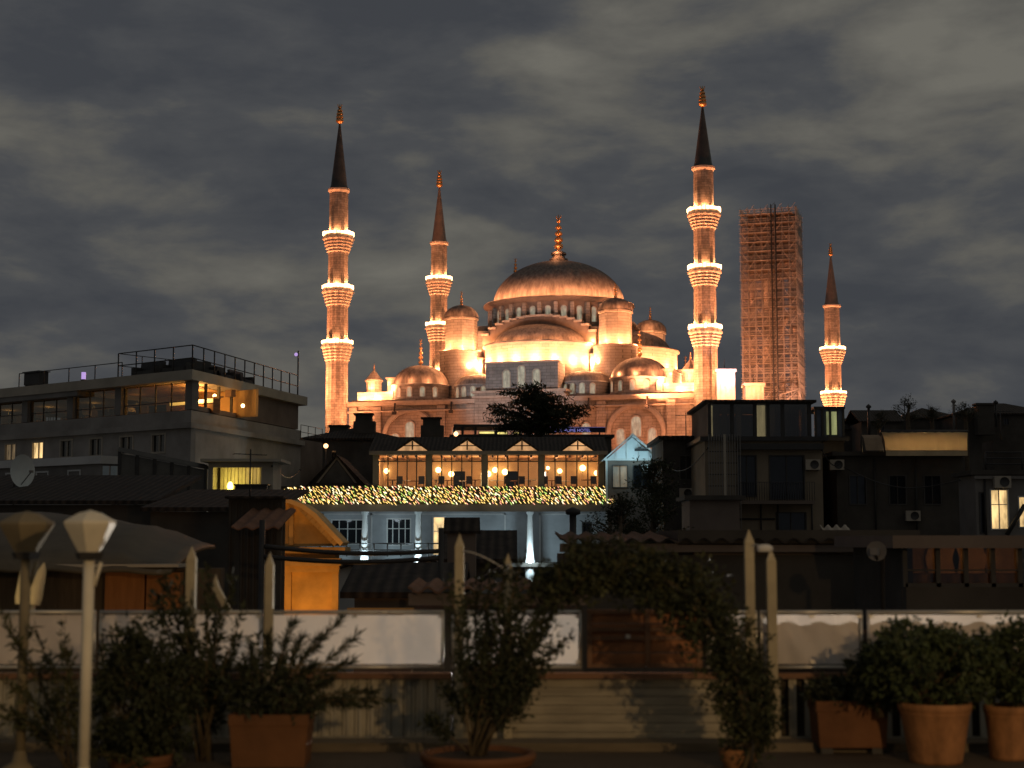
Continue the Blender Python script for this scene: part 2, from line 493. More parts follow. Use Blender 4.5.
        for i in range(n):
            x0, x1 = 11.4*(1 - i/n) + 0.15, 11.4*(1 - (i + 1)/n)
            zt = ZS + 0.6 + 5.1*math.sqrt(max(0, 1 - ((n - i - .5)/n)**2))
            for sg in (-1, 1):
                a, b = sorted((sg*x0, sg*x1))
                gc.box(a, b, -15.4, -13.2, zt + 0.003, zt + 0.36)
        gc.build('coping', trim, g_)
        # corner dome
        cx = (-21.8, -21.4, 0)
        z1 = ZB + 3.5
        o = MB().lathe(cx, [(5.5, ZB), (5.5, z1 - 0.3), (5.75, z1 - 0.2), (5.75, z1), (5.2, z1 + 0.05)], 16 if False else 32, True)
        o_ = o.build('corner_drum', stone_d, M_); o_.rotation_euler = (0, 0, q)
        w = [R(x) for x in (-145, -118, -92, -66, -40)] if rot == 0 else ([R(x - 90) for x in (-145, -118, -92, -66, -40)] if rot == 1 else [])
        windows_round(o_, cx, 5.5, ZB + 0.9, 0.85, 1.8, w)
        k = MB().lathe(cx, [(r_, z_ + z1) for r_, z_ in cap_profile(5.25, 3.9)], 60, True, rib=0.015, ribk=3)
        k_ = k.build('corner_dome', lead, M_); k_.rotation_euler = (0, 0, q)
        f = MB(); finial(f, (cx[0], cx[1], z1 + 3.7), 5.4, 0.5); f.build('finial', gilt, k_)
        # weight turret
        cx = (-15.6, -15.4, 0)
        zt = 29.3
        t = MB().lathe(cx, [(3.15, ZE), (3.15, zt - 0.6), (3.4, zt - 0.5), (3.4, zt - .1), (3.0, zt + 0.02)], 8, False, a0=R(22.5), a1=R(382.5))
        t_ = t.build('turret', stone, M_); t_.rotation_euler = (0, 0, q)
        k = MB().lathe(cx, [(r_, z_ + zt) for r_, z_ in cap_profile(3.15, 2.5)], 48, True, rib=0.08, ribk=3)
        k_ = k.build('turret_dome', lead, t_)
        f = MB(); finial(f, (cx[0], cx[1], zt + 2.3), 3.0, 0.34); f.build('finial', gilt, t_)
        st = MB().lathe(cx, [(4.2, ZB), (4.2, 22.2), (4.5, 22.3), (4.5, 22.6), (3.1, 22.62)], 24, True)
        s_ = st.build('turret_base', stone, M_); s_.rotation_euler = (0, 0, q)
    # square base, drum, dome
    MB().box(-13.6, 13.6, -13.6, 13.6, ZB, ZQ - 0.4).build('square_base', stone, M_)
    drum = MB().lathe((0, 0, 0), [(14.3, ZQ - 0.5), (14.3, ZQ), (13.7, ZQ + 0.02), (13.7, ZD - 0.9), (14.3, ZD - 0.7), (15.3, ZD - 0.25), (15.3, ZD + 0.05), (13.0, ZD + 0.2)], 64, True).build('drum', mat('shade_toned_stone', (0.22, 0.17, 0.135), 0.85, 0.25, 0.7, bump=0.2), M_)  # drum takes the same stone with shade painted into its colour
    for k in range(28):
        q = 2*PI*(k + 0.5)/28
        if math.sin(q) > 0.55: continue
        windows_round(drum, (0, 0, 0), 13.7, ZQ + 1.1, 0.95, 2.9, [q])
    bt = MB()
    for k in range(28):
        q = 2*PI*k/28
        bt.cbox((14.0*math.cos(q), 14.0*math.sin(q), (ZQ + ZD - 1)/2), (0.8, 0.75, ZD - ZQ - 1), q)
    bt.build('drum_buttress', stone, drum)
    dome = MB().lathe((0, 0, ZD), [(r_, z_) for r_, z_ in cap_profile(13.1, 9.3, 20)], 144, True, rib=0.02, ribk=3).build('main_dome', lead, M_)
    MB().lathe((0, 0, ZD + 9.1), [(1.9, 0), (1.9, 0.7), (1.3, 0.9), (1.25, 1.5), (1.6, 1.6), (1.5, 2.0), (0.4, 2.5)], 20, True).build('dome_cap', lead, dome)
    f = MB(); finial(f, (0, 0, ZD + 11.4), 7.6, 0.95); f.build('finial', gilt, dome)
    # side galleries and little cupola
    for sg in (-1, 1):
        g = MB().box(sg*30 - 3.6, sg*30 + 3.6, -24.5, 22, ZB + 0.3, ZB + 2.2).box(sg*26.5 - 1.3, sg*26.5 + 1.3, -23.5, -15, ZB + 0.3, ZB + 4.7).box(sg*26.5 - 1.6, sg*26.5 + 1.6, -23.8, -14.8, ZB + 4.7, ZB + 5.0)
        g.build('gallery_block', stone, M_)
        c = (sg*31.0, -22.5, ZB + 2.2)
        k = MB().lathe(c, [(1.5, 0), (1.5, 2.1), (1.75, 2.2), (1.75, 2.5), (0.9, 3.5), (0.08, 4.6)], 12, False)
        kb = k.build('cupola', stone, M_)
        f = MB(); finial(f, (c[0], c[1], c[2] + 4.4), 1.4, 0.16); f.build('finial', gilt, kb)
    # down pipes / lamp brackets on the wall
    for a in (-24.5, -13.2, 13.2, 24.0):
        p = MB().tube([(a, fb - 0.9, ZB - 0.2), (a + 0.1, fb - 1.5, ZB - 1.9)], 0.18, 6).cbox((a + 0.1, fb - 1.6, ZB - 2.3), (0.7, 0.5, 0.6))
        p.build('lamp_bracket', lead_d, M_)
build_mosque()
def mlocal(a, b, z):
    c, s = math.cos(MROT), math.sin(MROT)
    return (MC.x + c*a - s*b, MC.y + s*a + c*b, MC.z + z)
K = 2.6
def ml(a, b, z, w, col=ORG, size=0.25): lamp(mlocal(a, b, z), w*K, col, size)
def ms(a, b, z, aim, w, cone, col=ORG): lamp(mlocal(a, b, z), w*K, col, 0.4, kind='SPOT', aim=mlocal(*aim), cone=cone)
lamp(mlocal(0, -2.6, ZD + 11.2), 420, ORG2, 0.2)
for q_ in (-21.8, 21.8): lamp(mlocal(q_, -24.0, ZB + 8.8), 260, ORG2, .15)
# semidome drums
for q in range(200, 341, 20):
    ml(11.9*math.cos(R(q)), -13.2 + 11.9*math.sin(R(q)), ZE + 1.0, 800, ORG2)
for q in range(-50, 51, 25):
    ml(13.2 + 12.3*math.cos(R(q)), 12.3*math.sin(R(q)), ZE + 0.8, 800, ORG2)
    ml(-13.2 - 12.3*math.cos(R(q)), 12.3*math.sin(R(q)), ZE + 0.8, 600, ORG2)
# main dome rim
for q in range(165, 392, 8):
    ml(15.0*math.cos(R(q)), 15.0*math.sin(R(q)), ZD + 0.8, 230, ORG2, 0.25)
for q in range(195, 350, 22):   # front semidome rim
    ml(11.0*math.cos(R(q)), -13.2 + 11.0*math.sin(R(q)), ZS + 0.6, 150, ORG2, 0.15)
# turrets
for sx_ in (-1, 1):
    for q in (-160, -115, -65, -20):
        ml(sx_*15.6 + 4.5*math.cos(R(q)), -15.4 + 4.5*math.sin(R(q)), 23.0, 560, ORG2, 0.15)
    ml(sx_*15.6 - 1.5, -19.6, 29.6, 30, ORG2); ml(sx_*15.6 + 1.5, -19.4, 29.6, 30, ORG2)
ml(15.6 + 4.4, 12, 23.2, 700, ORG2); ml(16, 10.6, 29.8, 160, ORG2); ml(-16, 10.6, 29.8, 80, ORG2)
# little blocks, corner domes, galleries
for sx_ in (-1, 1):
    ml(sx_*12.6, -18.9, ZE + 0.9, 330, ORG2); ml(sx_*10.2, -18.2, ZE + 1.2, 160, ORG2)
    for q in (-160, -125, -90, -55, -20): ml(sx_*21.8 + 6.1*math.cos(R(q)), -21.4 + 6.1*math.sin(R(q)), ZB + 4.0, 95, ORG2, 0.15)
    ml(sx_*29.5, -25.6, ZB + 0.9, 700, ORG2); ml(sx_*32.5, -25.6, ZB + 0.9, 600, ORG2); ml(sx_*26.5, -25.2, ZB + 2.6, 700, ORG2)
    ml(sx_*31, -25.0, ZB + 3.2, 260, ORG2)
ml(28.5, -14, ZB + 3.0, 1800, ORG2); ml(31, -8, ZB + 3.0, 2000, ORG2); ml(29, 2, ZB + 6, 1200, ORG2)
ml(-28.5, -12, ZB + 3.0, 900, ORG2)
ms(-9, -17, ZE + 1.5, (-12, -14, 26), 500, 120); ms(9, -17, ZE + 1.5, (12, -14, 26), 500, 120)
# broad wash on the lower wall, from the ground in front
for a in (-30, -21.8, -12.5, 12.5, 21.8, 30):
    ms(a, -33.5, 0.5, (a, -27, 8), 760, 110)
for a in (-4, 4): ms(a, -34.5, 0.5, (a, -28, 8), 380, 110)
ms(-40, -70, 6, (0, -20, 22), 5000, 40, ORG2); ms(40, -70, 6, (2, -20, 22), 5000, 40, ORG2)
ms(0, -75, 2, (0, -26, 16), 11000, 34, (0.85, 0.93, 1.0))

# ================================================================== MINARETS
band_glow = glow('parapet_band_glow', (1.0, 0.60, 0.26), 6.0)  # glowing blocks imitate the parapet band lit by balcony floodlights
def minaret(label, base, zfin, ztip, zcone, rings, rs, rb, corb, lights=1.0, spirem=None, cone_lit=0.0, base_d=None):
    d = base[1]
    t = thing('minaret', label, 'minaret', (base[0], base[1], GZ - 1), MROT*0, 'minarets around the mosque')
    z0 = GZ - 1
    H = lambda z: z - z0
    rr = sorted(rings)
    prof = [(rs*1.75, 0), (rs*1.75, 9), (rs*1.3, 12.5), (rs*1.22, 12.6)]
    segs = rr + [zcone]
    rad = rs*1.2
    shaft = MB(); low = 0
    zprev = 4.6
    MB().lathe((0, 0, 0), [(rs*1.6, 0), (rs*1.6, 1.5), (rs*1.7, 1.6), (rs*1.7, 2.1), (rs*1.25, 4.6)], 8, False).build('pedestal', stone, t)
    for i, zr in enumerate(segs):
        ztop = H(zr) - (corb if i < len(rr) else 0.5)
        n = 32
        shaft.lathe((0, 0, 0), [(rad, zprev), (rad*0.985, ztop)], n, False, rib=0.035, ribk=2)
        zprev = H(zr) - 0.9 if i < len(rr) else ztop
        rad *= 0.95
    shaft.build('shaft', mat('minaret_stone', (0.42, 0.36, 0.30), 0.85, 0.30, 1.1, bump=0.3, brick=(0.9, 0.45, 0.35)), t)
    rad = rs*1.2
    for i, zr in enumerate(rr):
        zb = H(zr)
        b = MB()
        zc0 = zb - corb; st = 5
        pr = [(rad*1.0, zc0)]
        for k in range(st):      # muqarnas tiers
            r_ = rad + (rb - 0.1 - rad)*((k + 1)/st)**0.85
            z_ = zc0 + (corb - 1.0)*(k + 1)/st
            pr += [(r_ - 0.26, z_ - (corb-1)/st*0.45), (r_, z_ - 0.06), (r_, z_)]
        pr += [(rb, zb - 0.98), (rb, zb - 0.72), (rb - 0.06, zb - 0.7)]
        b.lathe((0, 0, 0), pr, 48, False, rib=0.075, ribk=3)
        bo = b.build('balcony', trim, t)
        p = MB().lathe((0, 0, 0), [(rb - 0.22, zb - 0.7), (rb - 0.02, zb - 0.7), (rb - 0.02, zb + 0.45), (rb - 0.22, zb + 0.45), (rb - 0.22, zb - 0.7)], 32, False)
        p.build('parapet', trim, bo)
        lr = MB()
        for k in range(26):
            q = 2*PI*k/26
            lr.cbox(((rb + 0.04)*math.cos(q), (rb + 0.04)*math.sin(q), zb + 0.12 + random.uniform(-.05, .05)), (0.18, rb*random.choice((.16,.19,.2)), random.uniform(.4,.75)), q)
        lr.build('glow_ring', band_glow, bo)
        if lights:
            for q in (-165, -15, -90):
                lamp((base[0] + (rb - 0.5)*math.cos(R(q)), base[1] + (rb - 0.5)*math.sin(R(q)), zr + 0.1), (2300 if q != -90 else 800)*lights, ORG2, 0.12)
                # unseen lamps in mid-air below the balcony light the corbel tiers
                if q != -90: lamp((base[0] + (rb + 1.3)*math.cos(R(q - 0)), base[1] + (rb + 1.3)*math.sin(R(q)) - 0.6, zr - corb - 2.5), 130*lights, ORG, 0.2)
        rad *= 0.95
    rad_top = rad
    zc = H(zcone)
    MB().lathe((0, 0, 0), [(rad_top, zc - 0.9), (rad_top*1.2, zc - 0.45), (rad_top*1.2, zc - 0.1), (rad_top*0.9, zc)], 32, False).build('cornice', trim, t)
    MB().lathe((0, 0, 0), [(rad_top*0.98, zc), (rad_top*0.86, zc + 0.8), (0.13, H(ztip))], 24, True, rib=0.03, ribk=3).build('spire', spirem or lead_d, t)
    f = MB(); finial(f, (0, 0, H(ztip) - 0.3), zfin - ztip + 0.3, 0.78 if d < 380 else 0.62); f.build('finial', gilt, t)
    return t
def flood(base, z, dist, w, up=20, col=ORG, cone=50):
    lamp((base[0] + 3, base[1] - 24, GZ + 3), w*.36, col, .4, kind='SPOT', aim=(base[0], base[1], z), cone=cone)
    for s in (-1, 1):
        lamp((base[0] + s*dist, base[1] - dist*0.15, GZ + 6), w, col, 0.4, kind='SPOT', aim=(base[0], base[1], z), cone=cone)
bL = (-33.5, 295.6); bR = (34.5, 275.0); bM = (-16.6, 349.0); bS = (55.6, 328.4); bV = (X(832, 400, 320), 400); bW = (X(515.5, 425, 260), 425)
def zz(v, b): return Z(v, b[1])
minaret('left foreground minaret of the mosque with three bright balconies and a dark spire', bL, zz(104, bL), zz(122, bL), zz(189, bL), [zz(v, bL) for v in (235, 288, 343)], 1.72, 2.9, 3.9)
minaret('tallest minaret, directly right of the domes, with three bright balconies and a dark spire', bR, zz(86, bR), zz(105, bR), zz(167, bR), [zz(v, bR) for v in (211, 268, 328)], 1.72, 2.9, 3.7)
minaret('minaret rising behind the domes on the left with a lit brown spire', bM, zz(170, bM), zz(186, bM), zz(242, bM), [zz(v, bM) for v in (279, 325, 371)], 1.72, 2.9, 4.2, spirem=mat('lit_brown_lead_cone', (0.22, 0.17, 0.14), 0.5, 0.2, 0.8, metal=0.2))  # browner, lighter lead: floodlighting painted into the spire
minaret('smallest minaret, farthest to the right beyond the scaffolded tower', bV, zz(243, bV), zz(255, bV), zz(305, bV), [zz(v, bV) for v in (349, 393)], 1.8, 3.2, 4.2, lights=1.0, spirem=mat('lit_brown_lead_cone', (0.22, 0.17, 0.14), 0.5, 0.2, 0.8, metal=0.2))  # spire again in the lead coloured as if floodlit
minaret('minaret hidden behind the great dome with only its finial showing over the dome', bW, zz(258, bW), zz(276, bW), zz(330, bW), [zz(v, bW) for v in (372, 415)], 1.7, 3.1, 4.0, lights=0)
flood(bL, zz(310, bL), 15, 130000, cone=80); flood(bR, zz(290, bR), 15, 130000, cone=80)
flood(bM, zz(300, bM), 15, 150000, cone=80); flood(bV, zz(340, bV), 15, 130000, cone=80)
lamp((bM[0]-6, bM[1]-8, zz(262, bM)), 900, ORG, 0.3); lamp((bV[0]-6, bV[1]-8, zz(335, bV)), 700, ORG, 0.3)
for b in (bL, bR, bM, bV):
    pass
for b, vv in ((bL, 412), (bR, 402)):
    for s in (-1, 1): lamp((b[0] + s*3.4, b[1] - 3.2, zz(vv + 6, b)), 1100, ORG2, 0.2)
lamp((bW[0], bW[1]-12, zz(268, bW)), 900, ORG2, 0.3)
# scaffolded minaret
def netting(name, col, see):
    m = mat(name, col, 0.9, 0.35, 1.2, stretch=(1, 1, .5))
    t = m.node_tree; b = t.nodes['Principled BSDF']; o = t.nodes['Material Output']
    tr = t.nodes.new('ShaderNodeBsdfTransparent'); mx = t.nodes.new('ShaderNodeMixShader'); mx.inputs[0].default_value = see
    t.links.new(b.outputs[0], mx.inputs[1]); t.links.new(tr.outputs[0], mx.inputs[2]); t.links.new(mx.outputs[0], o.inputs[0])
    return m
def scaffold():
    w = 11.6; c = Vector((bS[0] + 0.4, bS[1] + 2, GZ - 1))
    ztop = zz(212, bS) - c.z
    t = thing('scaffolded_minaret', 'square tower of scaffolding wrapped around a minaret under repair', 'scaffolded minaret', c, MROT)
    shaft = MB().lathe((0, 0, 0), [(3.2, 0), (3.2, 10), (2.2, 13), (2.1, zz(330, bS)-c.z), (3.3, zz(318, bS)-c.z), (3.3, zz(312, bS)-c.z), (1.9, zz(311, bS)-c.z), (1.8, zz(262, bS)-c.z), (3.1, zz(252, bS)-c.z), (3.1, zz(247, bS)-c.z), (1.7, zz(246, bS)-c.z), (1.6, ztop - 5)], 24, False, rib=0.03)
    shaft.build('shaft', stone, t)
    pole = mat('scaffold_tube', (0.55, 0.44, 0.36), 0.55, 0.2, 2.0, metal=0.3)
    plank = mat('scaffold_plank', (0.24, 0.17, 0.12), 0.85, 0.3, 1.0)
    n = 8; h = w/2; xs = [-h + w*i/n for i in range(n + 1)]
    st = MB(); lg = MB(); br = MB()
    for y in (-h, -h + 1.4, h - 1.4, h):
        for x in xs:
            st.tube([(x, y, 0), (x, y, ztop + random.uniform(0.05, 0.5))], 0.075, 5)
    for x in (-h, -h + 1.4, h - 1.4, h):
        for y in xs[1:-1]:
            st.tube([(x, y, 0), (x, y, ztop + random.uniform(0.05, 0.5))], 0.075, 5)
    st.build('standards', pole, t)
    k = 0; z = 2.0
    while z < ztop:
        e = 0.35
        for y in (-h, -h + 1.4, h):
            lg.tube([(-h - e, y, z), (h + e, y, z)], 0.08, 5)
            lg.tube([(-h - e, y, z + 1.0), (h + e, y, z + 1.0)], 0.06, 4)
            lg.tube([(-h - e, y, z + 0.5), (h + e, y, z + 0.5)], 0.045, 4)
        for x in (-h, h - 1.4, h):
            lg.tube([(x, -h - e, z), (x, h + e, z)], 0.08, 5)
            lg.tube([(x, -h - e, z + 1.0), (x, h + e, z + 1.0)], 0.05, 4)
        for i in range(n):
            if (i + k) % 2 == 0:
                a, b = (xs[i], xs[i+1]) if k % 2 else (xs[i+1], xs[i])
                br.tube([(a, -h - 0.05, z), (b, -h - 0.05, z + 2)], 0.055, 4)
                br.tube([(h + 0.05, a, z), (h + 0.05, b, z + 2)], 0.055, 4)
            if (i*2 + k) % 3 == 0:
                br.tube([(xs[i], -h + 1.4, z), (xs[i+1], -h + 1.4, z + 2)], 0.05, 4)
        dk = MB()
        g = random.uniform(0, 3)
        if z > ztop*0.74 or k % 3 != 1:
            dk.box(-h + g*0.3, h - random.uniform(0, 2), -h + 0.1, -h + 1.3, z - 0.16, z - 0.09)
            dk.box(h - 1.3, h - 0.1, -h + 1.4, h - 1.4, z - 0.16, z - 0.09)
            dk.box(-h + g*0.3, h - 1.5, -h - 0.02, -h + 0.03, z - 0.06, z + 0.14)
            if z > ztop*0.74: dk.box(-h + 1, h - 1.5, -h + 1.4, h - 1.5, z - 0.17, z - 0.1)
            dk.build('deck', plank, t)
        z += 2.0; k += 1
    lg.build('ledgers', pole, t); br.build('braces', pole, t)
    ho = MB()
    for dx in (-0.45, 0.45):
        for dy in (-0.45, 0.45):
            ho.tube([(h*0.22 + dx, -h - 1 + dy, 0), (h*0.22 + dx, -h - 1 + dy, ztop + 0.6)], 0.09, 5)
    z = 1
    while z < ztop:
        ho.tube([(h*0.22 - .45, -h - 1.45, z), (h*0.22 + .45, -h - 1.45, z + 1)], 0.05, 4); z += 1
    ho.build('hoist_mast', lead_d, t)
    nt_ = MB()
    nt_.box(-h + 0.02, h - 4.0, h + 0.05, h + 0.08, 1, ztop - 1)
    nt_.box(-h + .1, h - .1, -h + 1.55, -h + 1.57, 1, ztop - 1.5)
    nt_.build('debris_netting', netting('debris_netting', (0.36, 0.31, 0.29), .74), t)
    gm = MB()
    for p in [((2.2, -h-3, 10), (2.2, -h-3, 17)), ((4.2, -h-3, 10), (4.2, -h-3, 17.5)), ((2.2, -h-3, 16.9), (6.4, -h-3, 18.2)), ((2.2, -h-3, 14.5), (5.5, -h-3, 17.5)), ((2.2, -h-3, 13), (4.2, -h-3, 13)), ((6.4, -h-3, 18.2), (6.4, -h-3, 16))]:
        gm.tube(p, 0.16, 5)
    gm.build('hoist_gantry', pole, t)
scaffold()
lamp((bS[0] - 14, bS[1] - 25, GZ + 4), 48000, (1.0, .47, .29), 0.4, kind='SPOT', aim=(bS[0], bS[1], GZ + 30), cone=75)
lamp((bS[0] + 3, bS[1] - 24, GZ + 4), 40000, (1.0, .47, .29), 0.4, kind='SPOT', aim=(bS[0], bS[1], GZ + 26), cone=80)
for z in (14, 26, 38): lamp((bS[0] - 3.2, bS[1] + .6, GZ + z), 420, ORG, 0.6); lamp((bS[0] + 4.0, bS[1] + .2, GZ + z + 5), 300, ORG, 0.6)
# little lit buildings by the right minaret
def lit_kiosk(name, label, u0, u1, v0, v1, d, m, cols):
    x0, x1 = X(u0, d), X(u1, d); zt = Z(v0, d); zb = Z(v1, d) - 6
    t = thing(name, label, 'kiosk', ((x0+x1)/2, d, zb))
    w = x1 - x0; h = zt - zb
    mb = MB().box(-w/2, w/2, 0, w, 0, h - 0.5)
    for i in range(5): mb.box(-w/2 + i*w/4.0 - 0.1 if i else -w/2 - 0.05, -w/2 + i*w/4.0 + 0.1 if i < 4 else w/2 + 0.05, -0.14, -0.003, 0, h - 0.5)
    mb.build('wall', m, t)
    MB().box(-w/2 - 0.3, w/2 + 0.3, -0.35, w + 0.3, h - 0.5, h).build('cornice', trim, t)
    MB().tube([(0, w/2, h), (0, w/2, h + 1.9)], [0.12, 0.03], 6).build('mast', lead_d, t)
    for (lv, pw, c) in cols:
        for s in (-0.3, 0.3): lamp(((x0+x1)/2 + s*w, d - 2.0, Z(lv, d)), pw, c, 0.2)
lit_kiosk('tomb_turret', 'white and orange floodlit turret just right of the tallest minaret', 719, 737, 369, 398, 268, trim, ((374, 320, (0.88, 0.72, 1.0)), (379, 200, (0.95, 0.85, 1.0)), (394, 380, ORG2)))
lit_kiosk('gate_turret', 'low orange floodlit turret at the foot of the scaffolding', 748, 766, 383, 394, 268, trim, ((390, 420, ORG2),))
# ================================================================== BUILDINGS BETWEEN THE TERRACE AND THE MOSQUE
plaster_grey = mat('grey_plaster', (0.21, 0.195, 0.18), 0.9, 0.25, 0.35, bump=0.15)
plaster_cream = mat('cream_plaster', (0.42, 0.37, 0.30), 0.9, 0.2, 0.4, bump=0.15)
plaster_white = mat('white_plaster', (0.62, 0.61, 0.59), 0.85, 0.14, 0.4, bump=0.1)
plaster_dark = mat('mottled_dark_plaster', (0.075, 0.066, 0.056), 0.9, 0.4, 0.4, bump=0.15)  # dark base tone with random mottling
plaster_brown = mat('brown_plaster', (0.18, 0.14, 0.115), 0.9, 0.25, 0.4, bump=0.15)
plaster_ochre = mat('ochre_plaster', (0.50, 0.32, 0.12), 0.85, 0.32, 0.9, bump=0.15)
tile_dark = mat('dark_roof_tiles', (0.055, 0.041, 0.032), 0.85, 0.45, 2.5, bump=0.7, kind='tiles')
metal_dark = mat('dark_painted_metal', (0.045, 0.043, 0.042), 0.45, 0.25, 1.5)
frame_white = mat('white_frame_paint', (0.60, 0.60, 0.58), 0.6, 0.1, 2.0)
frame_dark = mat('dark_frame_paint', (0.07, 0.065, 0.06), 0.6, 0.2, 2.0)
dark_pane = mat('unlit_window_glass', (0.018, 0.02, 0.024), 0.08, 0.2, 1.0, spec=0.6)
warm_pane = lit_window('warm_curtained_window', (1.0, 0.66, 0.28), 0.95, 3.0)
dim_pane = lit_window('dim_curtained_window', (1.0, 0.68, 0.34), 0.13, 3.0)
yellow_pane = lit_window('yellow_lit_room', (1.0, 0.78, 0.22), 0.7, 2.0)
glass = clear_glass()
wood_brown = mat('brown_stained_wood', (0.20, 0.10, 0.05), 0.6, 0.3, 1.5, stretch=(1, 1, 8), bump=0.15)
bulb_warm = glow('warm_globe_lamp', (1.0, 0.60, 0.24), 9.0)
bulb_white = glow('white_lamp_face', (0.75, 0.9, 1.0), 9.0)
WARM = (1.0, 0.56, 0.22)

def window(parent, x0, x1, z0, z1, y, frame=None, pane=None, mull=1, trans=0, fw=0.09, depth=0.14, proud=0.04, label=None):
    """a window filling an opening; y = outer wall face (local), set back by depth"""
    f = MB()
    fr = frame or frame_white
    f.box(x0, x0 + fw, y - proud, y + depth, z0, z1).box(x1 - fw, x1, y - proud, y + depth, z0, z1)
    f.box(x0 + fw, x1 - fw, y - proud, y + depth, z0, z0 + fw).box(x0 + fw, x1 - fw, y - proud, y + depth, z1 - fw, z1)
    for i in range(1, mull + 1):
        xm = x0 + (x1 - x0)*i/(mull + 1); f.box(xm - fw*.35, xm + fw*.35, y + depth*0.35, y + depth*0.92, z0 + fw, z1 - fw)
    for i in range(1, trans + 1):
        zm = z0 + (z1 - z0)*i/(trans + 1) + (z1 - z0)*0.12*(trans == 1); f.box(x0 + fw, x1 - fw, y + depth*0.4, y + depth*0.9, zm - fw*.3, zm + fw*.3)
    w = f.build('window', fr, parent)
    if label: w['label'] = label
    MB().box(x0 + fw*.5, x1 - fw*.5, y + depth*0.94, y + depth*1.1, z0 + fw*.5, z1 - fw*.5).build('pane', pane or dark_pane, w)
    return w
def rail(mb, pts, h, step, r=0.03, bars=2, posth=0.0):
    for p, q in zip(pts[:-1], pts[1:]):
        p, q = Vector(p), Vector(q); n = max(1, int((q - p).length/step))
        for i in range(n + 1):
            a = p.lerp(q, i/n); mb.tube([a, a + Vector((0, 0, h + posth))], r, 5)
        for k in range(bars):
            zz_ = h*(1 - k/bars); mb.tube([p + Vector((0, 0, zz_)), q + Vector((0, 0, zz_))], r*0.8, 5)
def hip_roof(x0, x1, y0, y1, z, h, over=0.4, ridge=None):
    x0 -= over; x1 += over; y0 -= over; y1 += over
    rg = ridge if ridge is not None else max(0, (x1 - x0) - (y1 - y0))/2
    cx, cy = (x0+x1)/2, (y0+y1)/2
    v = [(x0,y0,z),(x1,y0,z),(x1,y1,z),(x0,y1,z),(cx-rg,cy,z+h),(cx+rg,cy,z+h),(x0,y0,z-.15),(x1,y0,z-.15),(x1,y1,z-.15),(x0,y1,z-.15)]
    return MB().add(v, [(0,1,5,4),(1,2,5),(2,3,4,5),(3,0,4),(6,7,1,0),(7,8,2,1),(8,9,3,2),(9,6,0,3),(9,8,7,6)])
def gable_roof(x0, x1, y0, y1, z, h, over=0.35, th=0.14, along='x'):
    mb = MB()
    if along == 'x':
        cy = (y0+y1)/2; a, b = x0 - over, x1 + over
        mb.slab([(y0 - over, z - over*h/((y1-y0)/2)), (cy, z + h), (y1 + over, z - over*h/((y1-y0)/2)), (y1 + over, z - over*h/((y1-y0)/2) - th), (cy, z + h - th), (y0 - over, z - over*h/((y1-y0)/2) - th)], (a, 0, 0), (0, 1, 0), (0, 0, 1), b - a)
    else:
        cx = (x0+x1)/2; k = over*h/((x1-x0)/2)
        mb.slab([(x0 - over, z - k), (cx, z + h), (x1 + over, z - k), (x1 + over, z - k - th), (cx, z + h - th), (x0 - over, z - k - th)], (0, y1 + over, 0), (1, 0, 0), (0, 0, 1), (y1 - y0) + 2*over)
    return mb
def chimney_mb(x, y, z, w, d, h):
    return MB().box(x - w/2, x + w/2, y - d/2, y + d/2, z, z + h).box(x - w/2 - .08, x + w/2 + .08, y - d/2 - .08, y + d/2 + .08, z + h, z + h + .12).box(x - w/4, x + w/4, y - d/4, y + d/4, z + h + .12, z + h + .4)
def corrugated(x0, x1, y0, y1, z0, z1, pitch=0.22, amp=0.035, th=0.03):
    """row-and-valley tiled roof slope from front eave (y0, z0) to back (y1, z1)"""
    mb = MB(); n = max(6, int((x1 - x0)/pitch*6)); vs = []
    for (y, z) in ((y0, z0), (y1, z1)):
        for i in range(n + 1):
            x = x0 + (x1 - x0)*i/n
            vs.append((x, y, z + amp*math.cos(2*PI*(x - x0)/pitch)))
    m = n + 1
    vs += [(x, y, z - th) for (x, y, z) in vs]
    fs = []
    for i in range(n):
        fs += [(i, i+1, m+i+1, m+i), (2*m+i, 3*m+i, 3*m+i+1, 2*m+i+1), (i, 2*m+i, 2*m+i+1, i+1)]
    return mb.add(vs, fs)

